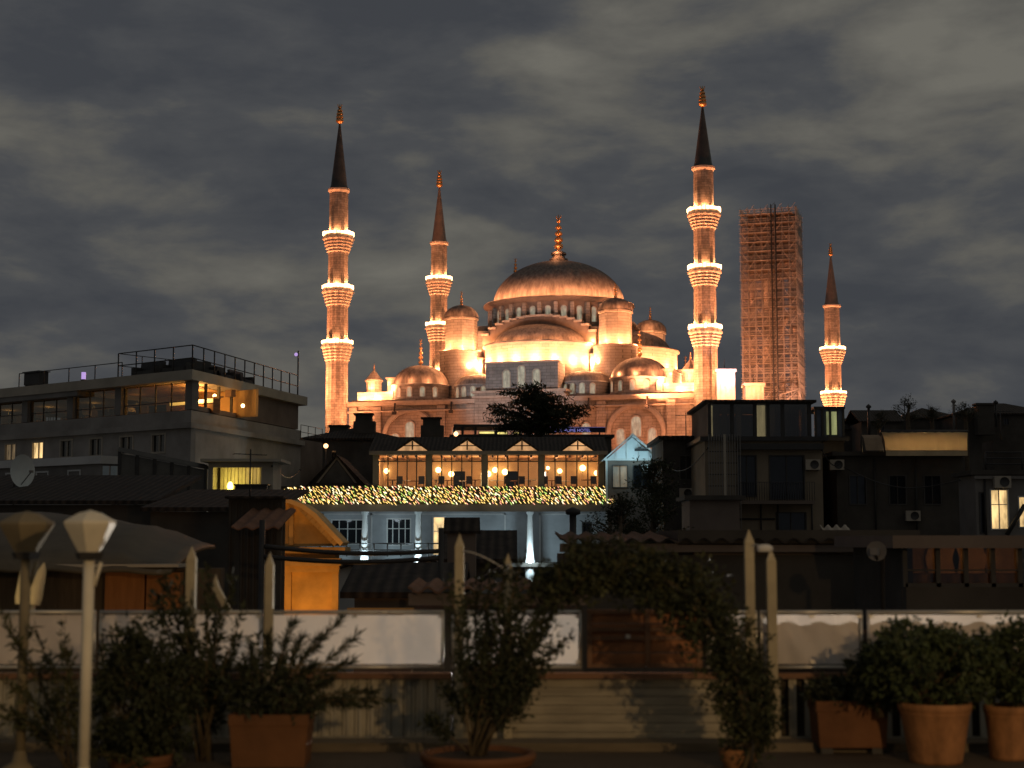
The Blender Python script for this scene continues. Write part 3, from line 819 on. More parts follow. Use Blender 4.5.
# ---------------------------------------------------------------- hotel on the left with loggia restaurant and roof terrace
def left_hotel():
    A = Vector((-38.6, 114)); B = Vector((-20.7, 100)); Cc = Vector((-16.2, 119)); 
    dirf = (B - A).normalized(); ang = math.atan2(dirf.y, dirf.x)
    Lf = (B - A).length
    zb = ground_z(105)
    t = thing('hotel_building', 'long grey hotel with amber lit loggia floor and railed roof terrace on the left', 'hotel', (B.x, B.y, 0), ang)
    # local: x along the front (0 at the near corner, negative to the left), y into the building
    zl = lambda v: Z(v, 100)     # rows measured at the near corner
    zr, z1, z2, z3, z4, z5 = zl(345), zl(372), zl(379), zl(410), zl(428), zl(460)
    Mi = Matrix.Rotation(-ang, 2)
    c_loc = Mi @ (Cc - B)
    def foot(inset=0.0, xl=-Lf - 10):
        d = c_loc.normalized()
        nx = Vector((d.y, -d.x))     # outward on the side wall
        return [(xl, inset), (0 - inset*1.2, inset), (c_loc.x - nx.x*inset, c_loc.y - nx.y*inset), (xl, c_loc.y)]
    # base storeys
    holes = []; wins = []
    for x in [-3.2 - 3.3*i for i in range(9)]:
        holes.append((x - 0.75, x + 0.75, zl(452), zl(431)))
    base = MB().wall(-Lf - 10, 0, zb - 1, z4, 0, 0.4, holes)
    base.prism([(0, 0.003), c_loc[:], (c_loc.x - 0.5, c_loc.y), (-0.45, 0.4)], zb - 1, z4)
    base.box(-Lf - 10, c_loc.x, 8, 8.3, zb, z3)
    hotel_w = mat('hotel_plaster', (0.31, 0.285, 0.26), 0.9, 0.28, 0.35, bump=0.15)
    base.build('wall', hotel_w, t)
    for i, h in enumerate(holes):
        pane = {5: dim_pane, 4: warm_pane}.get(i, dark_pane)
        w = window(t, h[0], h[1], h[2], h[3], 0.0, plaster_cream, pane, 1, 0, 0.13)
    # floor slabs / ledges
    sl = MB()
    f = foot(-0.35)
    sl.prism(f, z4, z4 + 0.35)
    sl.build('ledge', hotel_w, t)
    sl = MB().prism(foot(0.02), z4 + 0.353, z3); sl.build('loggia_parapet', hotel_w, t)
    MB().prism(foot(0.25), z3 + 0.003, z3 + 0.05).build('loggia_floor', wood_brown, t)
    MB().prism(foot(-0.5), z1 - 0.55, z1 + 0.1).build('roof_slab', plaster_cream, t)
    MB().prism([(-1.5, .6), (c_loc.x-1, c_loc.y-1), (-Lf, c_loc.y-1), (-Lf, .6)], z1 - 0.58, z1 - 0.553).build('ceiling', mat('amber_ceiling', (0.45, 0.28, 0.14), 0.7, 0.15, 1.0), t)
    low = MB().prism([(-Lf - 10, 9), (-Lf - 10, -0.4), (-11.5, -0.4), (-11.5, 9)], z1 - 0.9, z1 - 0.553); low.build('canopy_edge', plaster_grey, t)
    # loggia piers
    for x in (-0.35, -7.6, -12.9, -18.2, -23.5):
        MB().box(x - 0.35, x + 0.33, 0.05, 0.6, z3 + 0.05, z1 - 0.9 if x < -11 else z1 - 0.56).build('pier', plaster_grey, t)
    gp = MB()
    for (xa_, xb_) in ((-7.2, -0.75), (-12.5, -8.0), (-17.8, -13.3), (-23.1, -18.6)):
        nn = 4 if xb_ > -3 else 3
        gf = MB()
        for k in range(nn + 1):
            xx = xa_ + (xb_ - xa_)*k/nn; gf.box(xx - .04, xx + .04, .28, .36, z3 + .06, z1 - (.57 if xb_ > -8.5 else .92))
        gf.box(xa_, xb_, .29, .35, z3 + .62, z3 + .68)
        gg = gf.build('glazing_frame', frame_dark, t)
        MB().box(xa_, xb_, .31, .325, z3 + .06, z1 - (.57 if xb_ > -8.5 else .92)).build('pane', clear_glass('loggia_glass', (.72, .72, .68), .10), gg)
    # inner wall of the loggia and side wall with its window
    iw = MB().wall(-Lf - 8, -1.0, z3 + 0.05, z1 - 0.56, 6.5, 6.7, [(x - 1.1, x + 1.1, z3 + 0.5, z1 - 1.1) for x in (-11.5, -14.5, -17.5, -21, -24)])
    iw.build('inner_wall', mat('ochre_inner_wall', (0.40, 0.26, 0.12), 0.85, 0.2, 0.6), t)
    d = c_loc.normalized(); n_ = Vector((d.y, -d.x)); sl_len = c_loc.length
    sw = MB()
    def sidepan(s0, s1, za, zc, th=0.3, off=0.0):
        a, b = d*s0 + n_*off, d*s1 + n_*off
        sw.prism([a[:], b[:], (b - n_*th)[:], (a - n_*th)[:]], za, zc)
    sidepan(8.6, sl_len - 0.6, z3 + 0.05, z1 - 0.56); sidepan(0.3, 8.6, z3 + 0.05, z3 + 0.35)
    sw.build('side_wall', plaster_brown, t)
    for s in (0.35, 2.3, 4.4, 6.5, 8.5):
        a = d*s; MB().prism([(a + d*0.09)[:], (a - d*0.09)[:], (a - d*0.09 - n_*0.15)[:], (a + d*0.09 - n_*0.15)[:]], z3 + 0.35, z1 - 0.56).build('glazing_post', frame_dark, t)
    # lit furniture inside the corner room: bar counter, lamps
    bar = MB().box(-5.2, -0.9, 2.6, 3.2, z3 + 0.05, z3 + 1.0); bar.build('bar_counter', wood_brown, t)
    bl = MB().box(-5.2, -0.9, 2.52, 2.595, z3 + 0.72, z3 + 0.98).build('bar_light', glow('amber_strip', (1.0, 0.58, 0.12), 1.3), t)
    for i in range(4):
        MB().box(-4.8 + i*1.2, -4.2 + i*1.2, 3.9, 4.3, z3 + 1.2, z3 + 1.3 + 0.35*(i % 2)).build('shelf', wood_brown, t)
    for p in ((-1.9, 1.6, z1 - 0.95), (-2.6, 4.2, z1 - 1.1), (-1.1, 5.4, z3 + 0.7)):
        MB().sphere((p[0], p[1], p[2]), 0.13).build('lamp_globe', bulb_warm, t)
    def wl(x, y, z): 
        v = Matrix.Rotation(ang, 2) @ Vector((x, y)); return (B.x + v.x, B.y + v.y, z)
    AMB = (1.0, 0.50, 0.13)
    for x, y, z, w in ((-2.2, 2.0, z1 - 1.2, 240), (-4.6, 4.6, z1 - 1.3, 150), (-10.5, 4.0, z1 - 1.2, 9), (-15.5, 4.0, z1 - 1.2, 12), (-21, 4.0, z1 - 1.2, 15), (-26, 4, z1 - 1.2, 14), (0.8, 6.0, z1 - 1.3, 50)):
        lamp(wl(x, y, z), w, AMB, 0.15)
    # roof rail
    r1 = MB(); zq = z1 + 0.1
    rail(r1, [(-7.6, 0.0, zq), (0, 0.0, zq), (c_loc.x, c_loc.y - 0.4, zq)], zr - zq, 1.7, 0.05, 2)
    rail(r1, [(-7.6, 0, zq), (-7.6, 6, zq)], zr - zq, 2.0, 0.035, 2)
    r1.build('roof_railing', metal_dark, t)
    r2 = MB(); rail(r2, [(-19.5, 0.4, zq), (-7.7, 0.4, zq)], zr - zq - 0.55, 2.4, 0.04, 1); r2.build('low_railing', metal_dark, t)
    # rear balcony on the right
    MB().prism([(d*(sl_len - 0.2))[:], (d*(sl_len + 4.8))[:], (d*(sl_len + 4.8) - n_*5)[:], (d*(sl_len - 0.2) - n_*5)[:]], zb, zl(420)).build('rear_wing', plaster_brown, t)
    rb = MB(); p = d*(sl_len); q = d*(sl_len + 4.7)
    rail(rb, [(p.x, p.y, zl(420)), (q.x, q.y, zl(420))], 1.1, 1.2, 0.03, 2); rb.build('rear_railing', metal_dark, t)
    # lower front projection with pale edge
    MB().box(-Lf - 8, -5.2, -3.0, -0.45, zb - 1, zl(463)).build('lower_wing', plaster_grey, t)
    MB().box(-Lf - 8, -5.0, -3.2, -0.43, zl(463), zl(455)).build('lower_ledge', plaster_white, t)
    for x in (-8, -11.5, -15, -18.5, -22, -26):
        window(t, x - 0.7, x + 0.7, zl(485), zl(468), -3.003, frame_white, dark_pane, 1, 1, 0.1, 0.05, 0.06)
    # furniture on the roof terrace
    def on_roof(x, y): 
        v = Matrix.Rotation(ang, 2) @ Vector((x, y)); return (B.x + v.x, B.y + v.y, zq)
    sofa0 = None
    for i, (x, y, r_) in enumerate([(-3.0, 1.3, 0.1), (-2.6, 3.0, 1.6), (-4.0, 6.0, 1.95), (-5.3, 9.0, 2.0), (-6.2, 1.4, 0)]):
        if sofa0 is None:
            sofa0 = thing('roof_sofa', 'dark covered sofa behind the roof railing', 'sofa', on_roof(x, y), ang + r_, 'dark lounge sofas on the hotel roof')
            b = MB().box(-1.2, 1.2, -0.45, 0.45, 0.12, 0.48); b.build('seat', metal_dark, sofa0)
            b = MB().cbox((0, 0.42, 0.72), (2.4, 0.2, 0.75), 0, Matrix.Rotation(R(-8), 3, 'X')); b.build('backrest', metal_dark, sofa0)
            for s in (-1, 1): MB().box(s*1.1 - 0.12, s*1.1 + 0.12, -0.45, 0.5, 0.12, 0.75).build('armrest', metal_dark, sofa0)
            for sx_ in (-1, 1):
                for sy_ in (-1, 1): MB().box(sx_*1.05 - .05, sx_*1.05 + .05, sy_*.36 - .05, sy_*.36 + .05, 0, 0.118).build('leg', metal_dark, sofa0)
        else:
            dup(sofa0, on_roof(x, y), ang + r_)
    def chair(x, y, r_, first):
        loc = Vector(on_roof(x, y)); loc.z = z3 + 0.05
        if first is None:
            c = thing('dining_chair', 'dark dining chair standing in the amber loggia', 'chair', loc, ang + r_, 'dining chairs in the hotel loggia')
            MB().box(-0.22, 0.22, -0.22, 0.22, 0.43, 0.48).build('seat', frame_dark, c)
            MB().box(-0.22, 0.22, 0.19, 0.23, 0.483, 0.98).build('backrest', frame_dark, c)
            for a in (-.19, .19):
                for b_ in (-.19, .19): MB().box(a - .02, a + .02, b_ - .02, b_ + .02, 0, 0.428).build('leg', frame_dark, c)
            return c
        dup(first, loc, ang + r_); return first
    ch = None
    for i, x in enumerate([-9.0, -10.2, -11.6, -13.9, -15.2, -16.5, -17.4, -19.6, -20.9, -22.0]):
        ch = chair(x, 1.6 + 0.5*(i % 3), i*1.3, ch)
    for i, x in enumerate([-9.6, -14.5, -16.9, -20.2]):
        loc = Vector(on_roof(x, 2.4)); loc.z = z3 + 0.05
        if i == 0:
            tb = thing('dining_table', 'round dining table under a pale cloth in the amber loggia', 'table', loc, 0, 'dining tables in the hotel loggia')
            MB().lathe((0, 0, 0), [(0.05, 0.74), (0.55, 0.74), (0.56, 0.70), (0.6, 0.45)], 16).build('tabletop', plaster_white, tb)
            MB().lathe((0, 0, 0), [(0.28, 0), (0.26, 0.03), (0.05, 0.06), (0.05, 0.7)], 10).build('leg', frame_dark, tb)
        else: dup(tb, loc)
    # roof flagpole light
    pl = thing('roof_lamp_pole', 'thin dark pole with a small violet lamp at the end of the roof railing', 'lamp pole', on_roof(c_loc.x - .2, c_loc.y - 0.2))
    MB().tube([(0, 0, 0), (0, 0, 3.6)], 0.06, 6).build('pole', metal_dark, pl)
    MB().sphere((-0.15, -0.1, 3.3), 0.14).build('lamp', glow('violet_lamp', (0.55, 0.35, 0.85), 0.8), pl)
    pw = on_roof(-13.0, 1.2)
    sg = thing('violet_lantern', 'small violet glowing lantern on the hotel roof terrace', 'lantern', pw)
    MB().box(-.13, .13, -.1, .1, 0.35, 0.85).build('lamp', glow('violet_lamp', (0.55, 0.35, 0.85), 0.8), sg); MB().box(-.16, .16, -.14, .14, 0, 0.345).build('base', metal_dark, sg)
    ac = thing('roof_cabinet', 'dark boxy cabinet at the left end of the low roof railing', 'cabinet', on_roof(-18.3, 1.0), ang)
    MB().box(-0.9, 0.9, -.4, .4, 0.25, 1.15).build('body', metal_dark, ac); MB().box(-1.0, 1.0, -.5, .5, 1.153, 1.22).build('lid', metal_dark, ac)
    for s in (-.8, .8): MB().box(s - .05, s + .05, -.35, .35, 0, 0.247).build('leg', metal_dark, ac)
left_hotel()

# rooftop kiosk with the yellow lamp
def yellow_kiosk():
    d = 84; x0, x1 = X(207, d), X(272, d); zt, zb, zfl = Z(462, d), ground_z(d) - 1, Z(498, d)
    w = x1 - x0
    t = thing('rooftop_room', 'pale flat roofed rooftop room lit yellow inside, below the left hotel', 'rooftop room', (x0, d, zfl))
    h = zt - zfl
    MB().wall(0, w, 0, h, 0, 0.15, [(0.25, 2.85, 0.15, h - 0.3)]).box(0, 0.15, 0.16, 3, 0, h).box(w - 0.15, w, 0.16, 3, 0, h).box(0.16, w - 0.16, 2.85, 3, 0, h).build('wall', plaster_cream, t)
    MB().box(-0.35, w + 0.5, -0.5, 3.2, h + 0.003, h + 0.16).build('roof', plaster_cream, t)
    MB().box(0, w, 0.2, 2.8, zb - zfl, -0.003).build('storey_below', plaster_dark, t)
    cu = MB()
    for i in range(13): cu.cbox((0.45 + i*0.2, 1.6, h*0.5), (0.17, 0.06, h - 0.3), R(15 if i % 2 else -15))
    cu.build('curtain', mat('pale_curtain', (0.62, 0.55, 0.38), 0.9, 0.1, 3.0), t)
    MB().sphere((1.05, 0.8, 0.65), 0.17, 10, 8, sz=1.5).tube([(1.05, 0.8, 0), (1.05, 0.8, 0.5)], 0.03, 5).build('floor_lamp', glow('yellow_bulb', (1.0, 0.85, 0.12), 8.0), t)
    lamp((x0 + 1.1, d + 0.75, zfl + 1.1), 22, (1.0, 0.78, 0.18), 0.12); lamp((x0 + 2.2, d + 0.9, zfl + 1.3), 8, (1.0, 0.72, 0.30), 0.1)
    MB().box(1.6, 3.3, -0.8, -0.1, -0.3, 0.65).box(1.5, 3.4, -0.9, 0.0, 0.653, 0.72).build('planter_box', metal_dark, t)
    # glazed dark gallery to its left
    g = thing('glazed_gallery', 'dark lean-to gallery of tall panes beside the yellow lit room', 'gallery', (x0, d, zfl))
    pts = [(-0.1, 0.1), (-4.0, -3.0)]
    fr = MB(); pn = MB()
    for i in range(6):
        f_ = i/5; x = pts[0][0] + (pts[1][0]-pts[0][0])*f_; y = -0.2 - 3.0*f_; fr.box(x - .08, x + .08, y - .08, y + .08, -1.2, h*(0.8 + 0.4*f_))
    fr.add([(-0.1, -0.4, h*0.8), (-4.1, -3.4, h*1.2), (-4.1, -3.0, h*1.2 + .25), (-0.1, 0, h*0.8 + .25), (-4.1, 1.5, h*1.2), (-0.1, 1.5, h*.8)], [(0, 1, 2, 3), (3, 2, 4, 5)])
    fr.build('frame', metal_dark, g)
    pn.add([(-0.15, -0.24, -1.2), (-4.0, -3.18, -1.2), (-4.0, -3.18, h*1.15), (-0.15, -0.24, h*.78)], [(0, 1, 2, 3)]); pn.build('pane', mat('dusty_pane', (0.10, 0.095, 0.085), 0.25, 0.3, 1.0), g)
yellow_kiosk()

# ---------------------------------------------------------------- restaurant with strings of lights
def restaurant():
    d = 112.0
    x0, x1 = X(375, d), X(602, d); xl, xr = X(286, d), X(662, d)
    zf, zw0, zw1, ze, zrid = Z(489, d), Z(487, d), Z(457, d), Z(455, d), Z(437, d + 4.5)
    zg = ground_z(d) - 1
    t = thing('restaurant_building', 'restaurant with glowing glazed upper room, triangular dormers and blue lit lower floor', 'restaurant', (x0, d, 0))
    w = x1 - x0; D = 7.5
    bays = [0] + [X(u, d) - x0 for u in (428.5, 484.5, 541.5)] + [w]
    # upper glazed room
    fl = MB().box(-0.2, w + 0.2, 0.0, D, zf - 0.25, zf); fl.build('floor', wood_brown, t)
    for i, b in enumerate(bays): MB().box(b - 0.2, b + 0.2, -0.05, 0.3, zf + 0.003, zw1 + 0.15).build('pier', plaster_grey, t)
    MB().box(-0.45, w + 0.45, -0.4, 0.35, zw1 + 0.153, zw1 + 0.42).build('eave', plaster_grey, t)
    inner = mat('warm_inner_wall', (0.62, 0.44, 0.27), 0.85, 0.15, 0.8)
    MB().wall(0, w, zf + 0.003, zw1 + 0.3, D - 0.2, D, [(b + 1.5, b + 2.4, zf + .01, zf + 1.6) for b in bays[1:3]]).box(-0.15, 0, 0.3, D, zf + .003, zw1 + .3).box(w, w + .15, .3, D, zf + .003, zw1 + .3).build('inner_wall', inner, t)
    MB().box(0.01, w - 0.01, 0.36, D - 0.21, zw1 + 0.16, zw1 + 0.2).build('ceiling', mat('timber_ceiling', (0.46, 0.28, 0.15), 0.8, 0.2, 1.0, stretch=(1, 6, 1)), t)
    # beams under the ceiling
    bm = MB()
    for i in range(18): bm.box(i*w/17.5, i*w/17.5 + 0.12, 0.4, D - 0.25, zw1 + 0.02, zw1 + 0.155)
    bm.build('ceiling_beams', wood_brown, t)
    for i in range(4):
        a, b = bays[i] + 0.2, bays[i+1] - 0.2
        f = MB(); n = 5
        for k in range(n + 1):
            x = a + (b - a)*k/n; f.box(x - 0.04, x + 0.04, 0.05, 0.12, zf + .01, zw1 + .14)
        f.box(a, b, 0.04, 0.05 - 0.003, zf + 0.01, zf + 0.1); f.box(a, b, 0.03, 0.047, zw1 - 0.35, zw1 - 0.27); 
        g = f.build('glazing', frame_dark, t)
        MB().box(a, b, 0.14, 0.15, zf + .01, zw1 + .14).build('pane', glass, g)
    # roof with dormers
    k = (zrid - ze)/3.6
    rf = MB().add([(-0.5, -0.3, zw1 + .43), (w + 0.5, -0.3, zw1 + .43), (w + 0.5, D*0.6, zrid), (-0.5, D*0.6, zrid), (w + 0.5, D + .3, zw1 + .43), (-0.5, D + .3, zw1 + .43)], [(0, 1, 2, 3), (3, 2, 4, 5), (0, 3, 5), (1, 4, 2)])
    rf.build('roof', tile_dark, t)
    for u in (412, 467, 522, 578):
        cx = X(u, d) - x0; hw = 1.15; zb_ = zw1 + 0.5; hh = Z(439, d) - zb_
        dm = MB().slab([(-hw - .2, -0.12), (0, hh + 0.1), (hw + .2, -0.12), (hw + .05, -0.12), (0, hh - 0.12), (-hw - .05, -0.12)], (cx, -0.33, zb_), (1, 0, 0), (0, 0, 1), -3.0)
        dr = dm.build('dormer', tile_dark, t)
        dr['label'] = 'small triangular glazed dormer'
        fr = MB().box(cx - 0.05, cx + 0.05, -0.30, -0.24, zb_, zb_ + hh - .15).box(cx - hw*.62, cx + hw*.62, -0.30, -0.24, zb_ + hh*.33, zb_ + hh*.33 + .07)
        fr.build('mullion', frame_dark, dr)
        MB().slab([(-hw, -0.1), (hw, -0.1), (0, hh - .1)], (cx, -0.22, zb_), (1, 0, 0), (0, 0, 1), 0.02).build('pane', lit_window('dormer_glow', (1.0, 0.52, 0.22), 0.55, 1.5), dr)
    # wall globes and lamps
    rnd = random.Random(5)
    for u, v in ((386, 471), (438, 470), (451, 474), (488, 474), (495, 470), (505, 472), (548, 468), (560, 471), (583, 468), (597, 473)):
        x = X(u, d + 7) - x0; z = Z(v, d + 7); r_ = rnd.uniform(.13, .24)
        br_ = MB().tube([(x, 7.28, z - .3), (x, 7.1, z - .35), (x, 6.98, z - .2)], 0.03, 5).build('wall_bracket', frame_dark, t)
        MB().sphere((x, 6.98, z), r_, 12, 8).build('globe', bulb_warm, br_)
    for i in range(8): lamp((x0 + w*(i + 0.5)/8, d + 2.6, zw1 - 0.55), 120, (1.0, 0.52, 0.22), 0.12)
    for i, u in enumerate((392, 404, 416, 436, 447, 462, 475, 497, 515, 530, 552, 566, 588)):
        tb = MB().lathe((X(u, d + 2.5 + i % 3) - x0, 2.5 + i % 3, zf), [(.25, 0), (.05, .05), (.05, .7), (.5, .72), (.5, .76), (.01, .76)], 12).build('dining_table', plaster_white if i % 2 else wood_brown, t)
    for u in (399, 421, 441, 456, 469, 507, 522, 545, 559, 574, 594):
        x = X(u, d + 1.6) - x0
        MB().box(x - .22, x + .22, 1.4, 1.85, zf + .42, zf + .48).box(x - .22, x + .22, 1.8, 1.86, zf + .483, zf + 1.0).box(x - .2, x - .16, 1.45, 1.5, zf, zf + .418).box(x + .16, x + .2, 1.45, 1.5, zf, zf + .418).build('dining_chair', frame_dark, t)
    MB().box(X(543, d+6)-x0, X(546, d+6)-x0, 6.0, 6.2, zf + .8, zf + 1.5).build('wall_screen', glow('white_screen', (1, .95, .9), 3.0), t)
    MB().box(X(481, d+3)-x0, X(488, d+3)-x0, 3.0, 3.3, zf + 0.1, zf + 1.3).build('buffet_light', glow('buffet_glow', (1.0, 0.75, 0.35), 2.5), t)
    # lower floor, under the light strings
    zb = Z(566, d); zs = Z(509, d)
    W2 = xr - xl; ox = xl - x0
    holes = []
    for (u0, u1, v0, v1) in ((330, 364, 519, 545), (386, 411, 518, 546), (432, 446, 516, 556), (582, 592, 522, 560), (605, 613, 524, 552)):
        holes.append((X(u0, d) - x0, X(u1, d) - x0, Z(v1, d), Z(v0, d)))
    blue = mat('pale_blue_plaster', (0.42, 0.44, 0.45), 0.85, 0.2, 0.5, bump=0.1)
    MB().wall(ox, ox + W2, zg, zs, 0.3, 0.6, holes).build('lower_wall', blue, t)
    for i, h in enumerate(holes):
        window(t, h[0], h[1], h[2], h[3], 0.3, frame_white if i < 3 else frame_dark, warm_pane if i == 2 else dark_pane, 3 if i < 2 else 0, 1 if i < 3 else 2, 0.1, 0.14, label='warm lit arched doorway' if i == 2 else None)
    mo_ = MB()
    for (u0, u1) in ((322, 366), (371, 416), (420, 505), (540, 596)):
        a, b = X(u0, d) - x0, X(u1, d) - x0; zt_ = Z(514, d)
        for (p, q) in (((a, zt_), (b, zt_)), ((a, zt_), (a, zb)), ((b, zt_), (b, zb))):
            mo_.box(min(p[0], q[0]) - .06, max(p[0], q[0]) + .06, 0.24, 0.297, min(p[1], q[1]) - .05, max(p[1], q[1]) + .05)
    mo_.build('wall_moulding', frame_white, t)
    # canopy slab that carries the strings, columns under it
    MB().box(ox, X(614, d) - x0, -3.4, -0.05, zs - 0.02, zs + 0.28).build('canopy', plaster_grey, t)
    MB().box(ox, X(614, d) - x0, -3.55, -3.41, zs - 0.25, zs + 0.24).build('fascia', plaster_grey, t)
    for u in (364.5, 418, 530):
        x = X(u, d - 3) - x0; zt_ = zs - 0.04; z_b = Z(563, d - 3)
        c = MB().lathe((x, -2.9, 0), [(0.36, z_b - 1.5), (0.36, z_b + .2), (0.30, z_b + .35), (0.16, zt_ - .45), (0.24, zt_ - .35), (0.30, zt_)], 14).build('column', frame_white, t)
        MB().lathe((x, -3.35, z_b), [(0.001, 0), (0.13, 0), (0.11, 0.2), (0.001, 0.22)], 10).build('uplight', bulb_white, c)
        COLD = (0.66, 0.89, 1.0)
        lamp((x0 + x, d - 3.9, z_b + 0.4), 230 if u > 500 else 170, COLD, 0.1)
    for u, p in ((345, 70), (395, 85), (460, 60), (560, 40), (510, 45)):
        lamp((X(u, d), d - 1.6, zs - 0.6), p*0.22, (0.74, 0.89, 1.0), 0.3)
    rl = MB(); rail(rl, [(ox, -3.3, Z(556, d)), (X(470, d) - x0, -3.3, Z(556, d))], 0.9, 0.9, 0.06, 2); rl.build('lower_railing', metal_dark, t)
    MB().box(ox, ox + W2, -3.4, 0.28, Z(566, d), Z(562, d)).build('lower_terrace', plaster_dark, t)
    # dark left upper part and its small gable
    MB().box(ox - 1, -0.5, 0.4, 8, zs + .3, Z(486, d)).build('left_parapet', plaster_dark, t)
    # strings of lights
    xa, xb = X(287, d), X(612, d)
    cols = [glow('string_bulb_amber', (1.0, 0.62, 0.14), 1.7), glow('string_bulb_white', (1.0, 0.85, 0.5), 2.6), glow('string_bulb_green', (0.50, 0.85, 0.14), 1.1), glow('string_bulb_rose', (1.0, 0.34, 0.22), 1.3)]
    wire = mat('lamp_wire', (0.03, 0.03, 0.03), 0.6, 0.1, 1)
    names = ['topmost', 'second', 'third', 'fourth', 'fifth', 'sixth', 'seventh', 'eighth', 'lowest']
    for j in range(9):
        y = d - 3.6 + (8 - j)*0.315; z = zs + 0.36 + 0.143*(8 - j)
        nm = names[j]
        s = thing('light_string', f'{nm} of the nine strings of warm fairy lights along the restaurant canopy', 'string lights', (xa, y, z), 0, 'fairy light strings on the restaurant canopy')
        nb = 97; Ls = xb - xa; wr = MB(); pts = []
        for i in range(nb):
            x = Ls*(i + 0.5 + rnd.uniform(-.45, .45))/nb; dz = rnd.uniform(-.07, .07)
            pts.append((x, 0, dz + 0.09))
            b = MB()
            l_ = rnd.uniform(0.05, 0.10); tl = rnd.uniform(0.04, 0.11)
            b.tube([(x - tl, 0, dz + l_), (x, 0, dz), (x + tl*.8, 0, dz - l_)], [0.018, 0.029, 0.015], 6)
            q = rnd.random()
            b.build('bulb', cols[0 if q < .48 else 1 if q < .68 else 2 if q < .85 else 3], s)
        wr.tube([(0, 0.03, 0.1)] + [(p[0], 0.03, p[2]) for p in pts[::3]] + [(Ls, 0.03, 0.1)], 0.012, 4)
        wr.build('wire', wire, s)
    for u in range(300, 612, 39): lamp((X(u, d - 3.7), d - 4.2, zs + 0.9), 14, (1.0, 0.72, 0.26), 0.6)
    # sloping lattice that carries them
    lt = MB().add([(ox, -3.45, zs + .30), (X(613, d) - x0, -3.45, zs + .30), (X(613, d) - x0, -0.75, zs + 1.58), (ox, -0.75, zs + 1.58)], [(0, 1, 2, 3)])
    lt.build('canopy_slope', mat('leafy_dark_canopy', (0.05, 0.055, 0.03), 0.9, 0.4, 5.0), t)
restaurant()

def aqua_pavilion():
    d = 109.0; x0, x1 = X(606, d), X(660, d); ze, za, zb = Z(459, d), Z(435, d), Z(488, d)
    w = x1 - x0; cx = w/2
    t = thing('glass_pavilion', 'white gabled pavilion lit pale blue at the right end of the restaurant', 'pavilion', (x0, d, 0))
    white = frame_white
    MB().slab([(0.1, 0), (w - .1, 0), (cx, za - ze - .15)], (0, 0.2, ze), (1, 0, 0), (0, 0, 1), 0.04).build('gable_panel', mat('white_gable_board', (0.66, 0.68, 0.68), 0.7, 0.08, 1.0), t)
    fr = MB()
    fr.box(-0.1, w + .1, 0.0, 0.15, ze - .1, ze + .04)
    for i in range(1, 5): 
        x = w*i/5; hh = (za - ze)*(1 - abs(x - cx)/cx)
        fr.box(x - .035, x + .035, 0.02, 0.14, ze + .043, ze + hh - .1)
    fr.box(0, .14, 0, .15, zb - 4, ze - .103).box(w - .14, w, 0, .15, zb - 4, ze - .103)
    fr.build('frame', white, t)
    rf = MB().slab([(-.35, -.18), (cx, za - ze + .1), (w + .35, -.18), (w + .25, -.18), (cx, za - ze - .06), (-.25, -.18)], (0, -.5, ze), (1, 0, 0), (0, 0, 1), -5.5)
    rf.build('roof', white, t)
    wl = MB().wall(0.14, w - .14, zb - 4, ze - .1, 0.05, 0.12, [(w*.12, w*.42, zb, ze - .4), (w*.5, w*.86, zb, ze - .4)]); wl.build('wall', plaster_brown, t)
    window(t, w*.12, w*.42, zb, ze - .4, .05, frame_dark, dim_pane, 1, 0, .07, .1); window(t, w*.5, w*.86, zb, ze - .4, .05, frame_dark, dark_pane, 1, 0, .07, .1)
    sh = MB()
    for i in range(4): sh.cbox((w*.8, -0.25, ze - .45 - i*.16), (1.0, 0.25, .03), 0, Matrix.Rotation(R(25), 3, 'X'))
    sh.build('louvre', white, t)
    gl = MB().box(cx + .15, cx + 1.3, -.12, -.02, ze + .55, ze + .72).box(cx + .5, cx + .6, -.12, .2, ze + .722, ze + .85); gl.build('air_vent', metal_dark, t)
    lamp((x0 + cx, d - 1.2, ze + .25), 60, (0.50, 0.86, 1.0), 0.2); lamp((x0 + w*.9, d - 1.0, ze - .2), 16, (0.50, 0.86, 1.0), 0.1); lamp((x0 + w*.1, d - .8, ze - .1), 14, (0.50, 0.86, 1.0), 0.1)
aqua_pavilion()

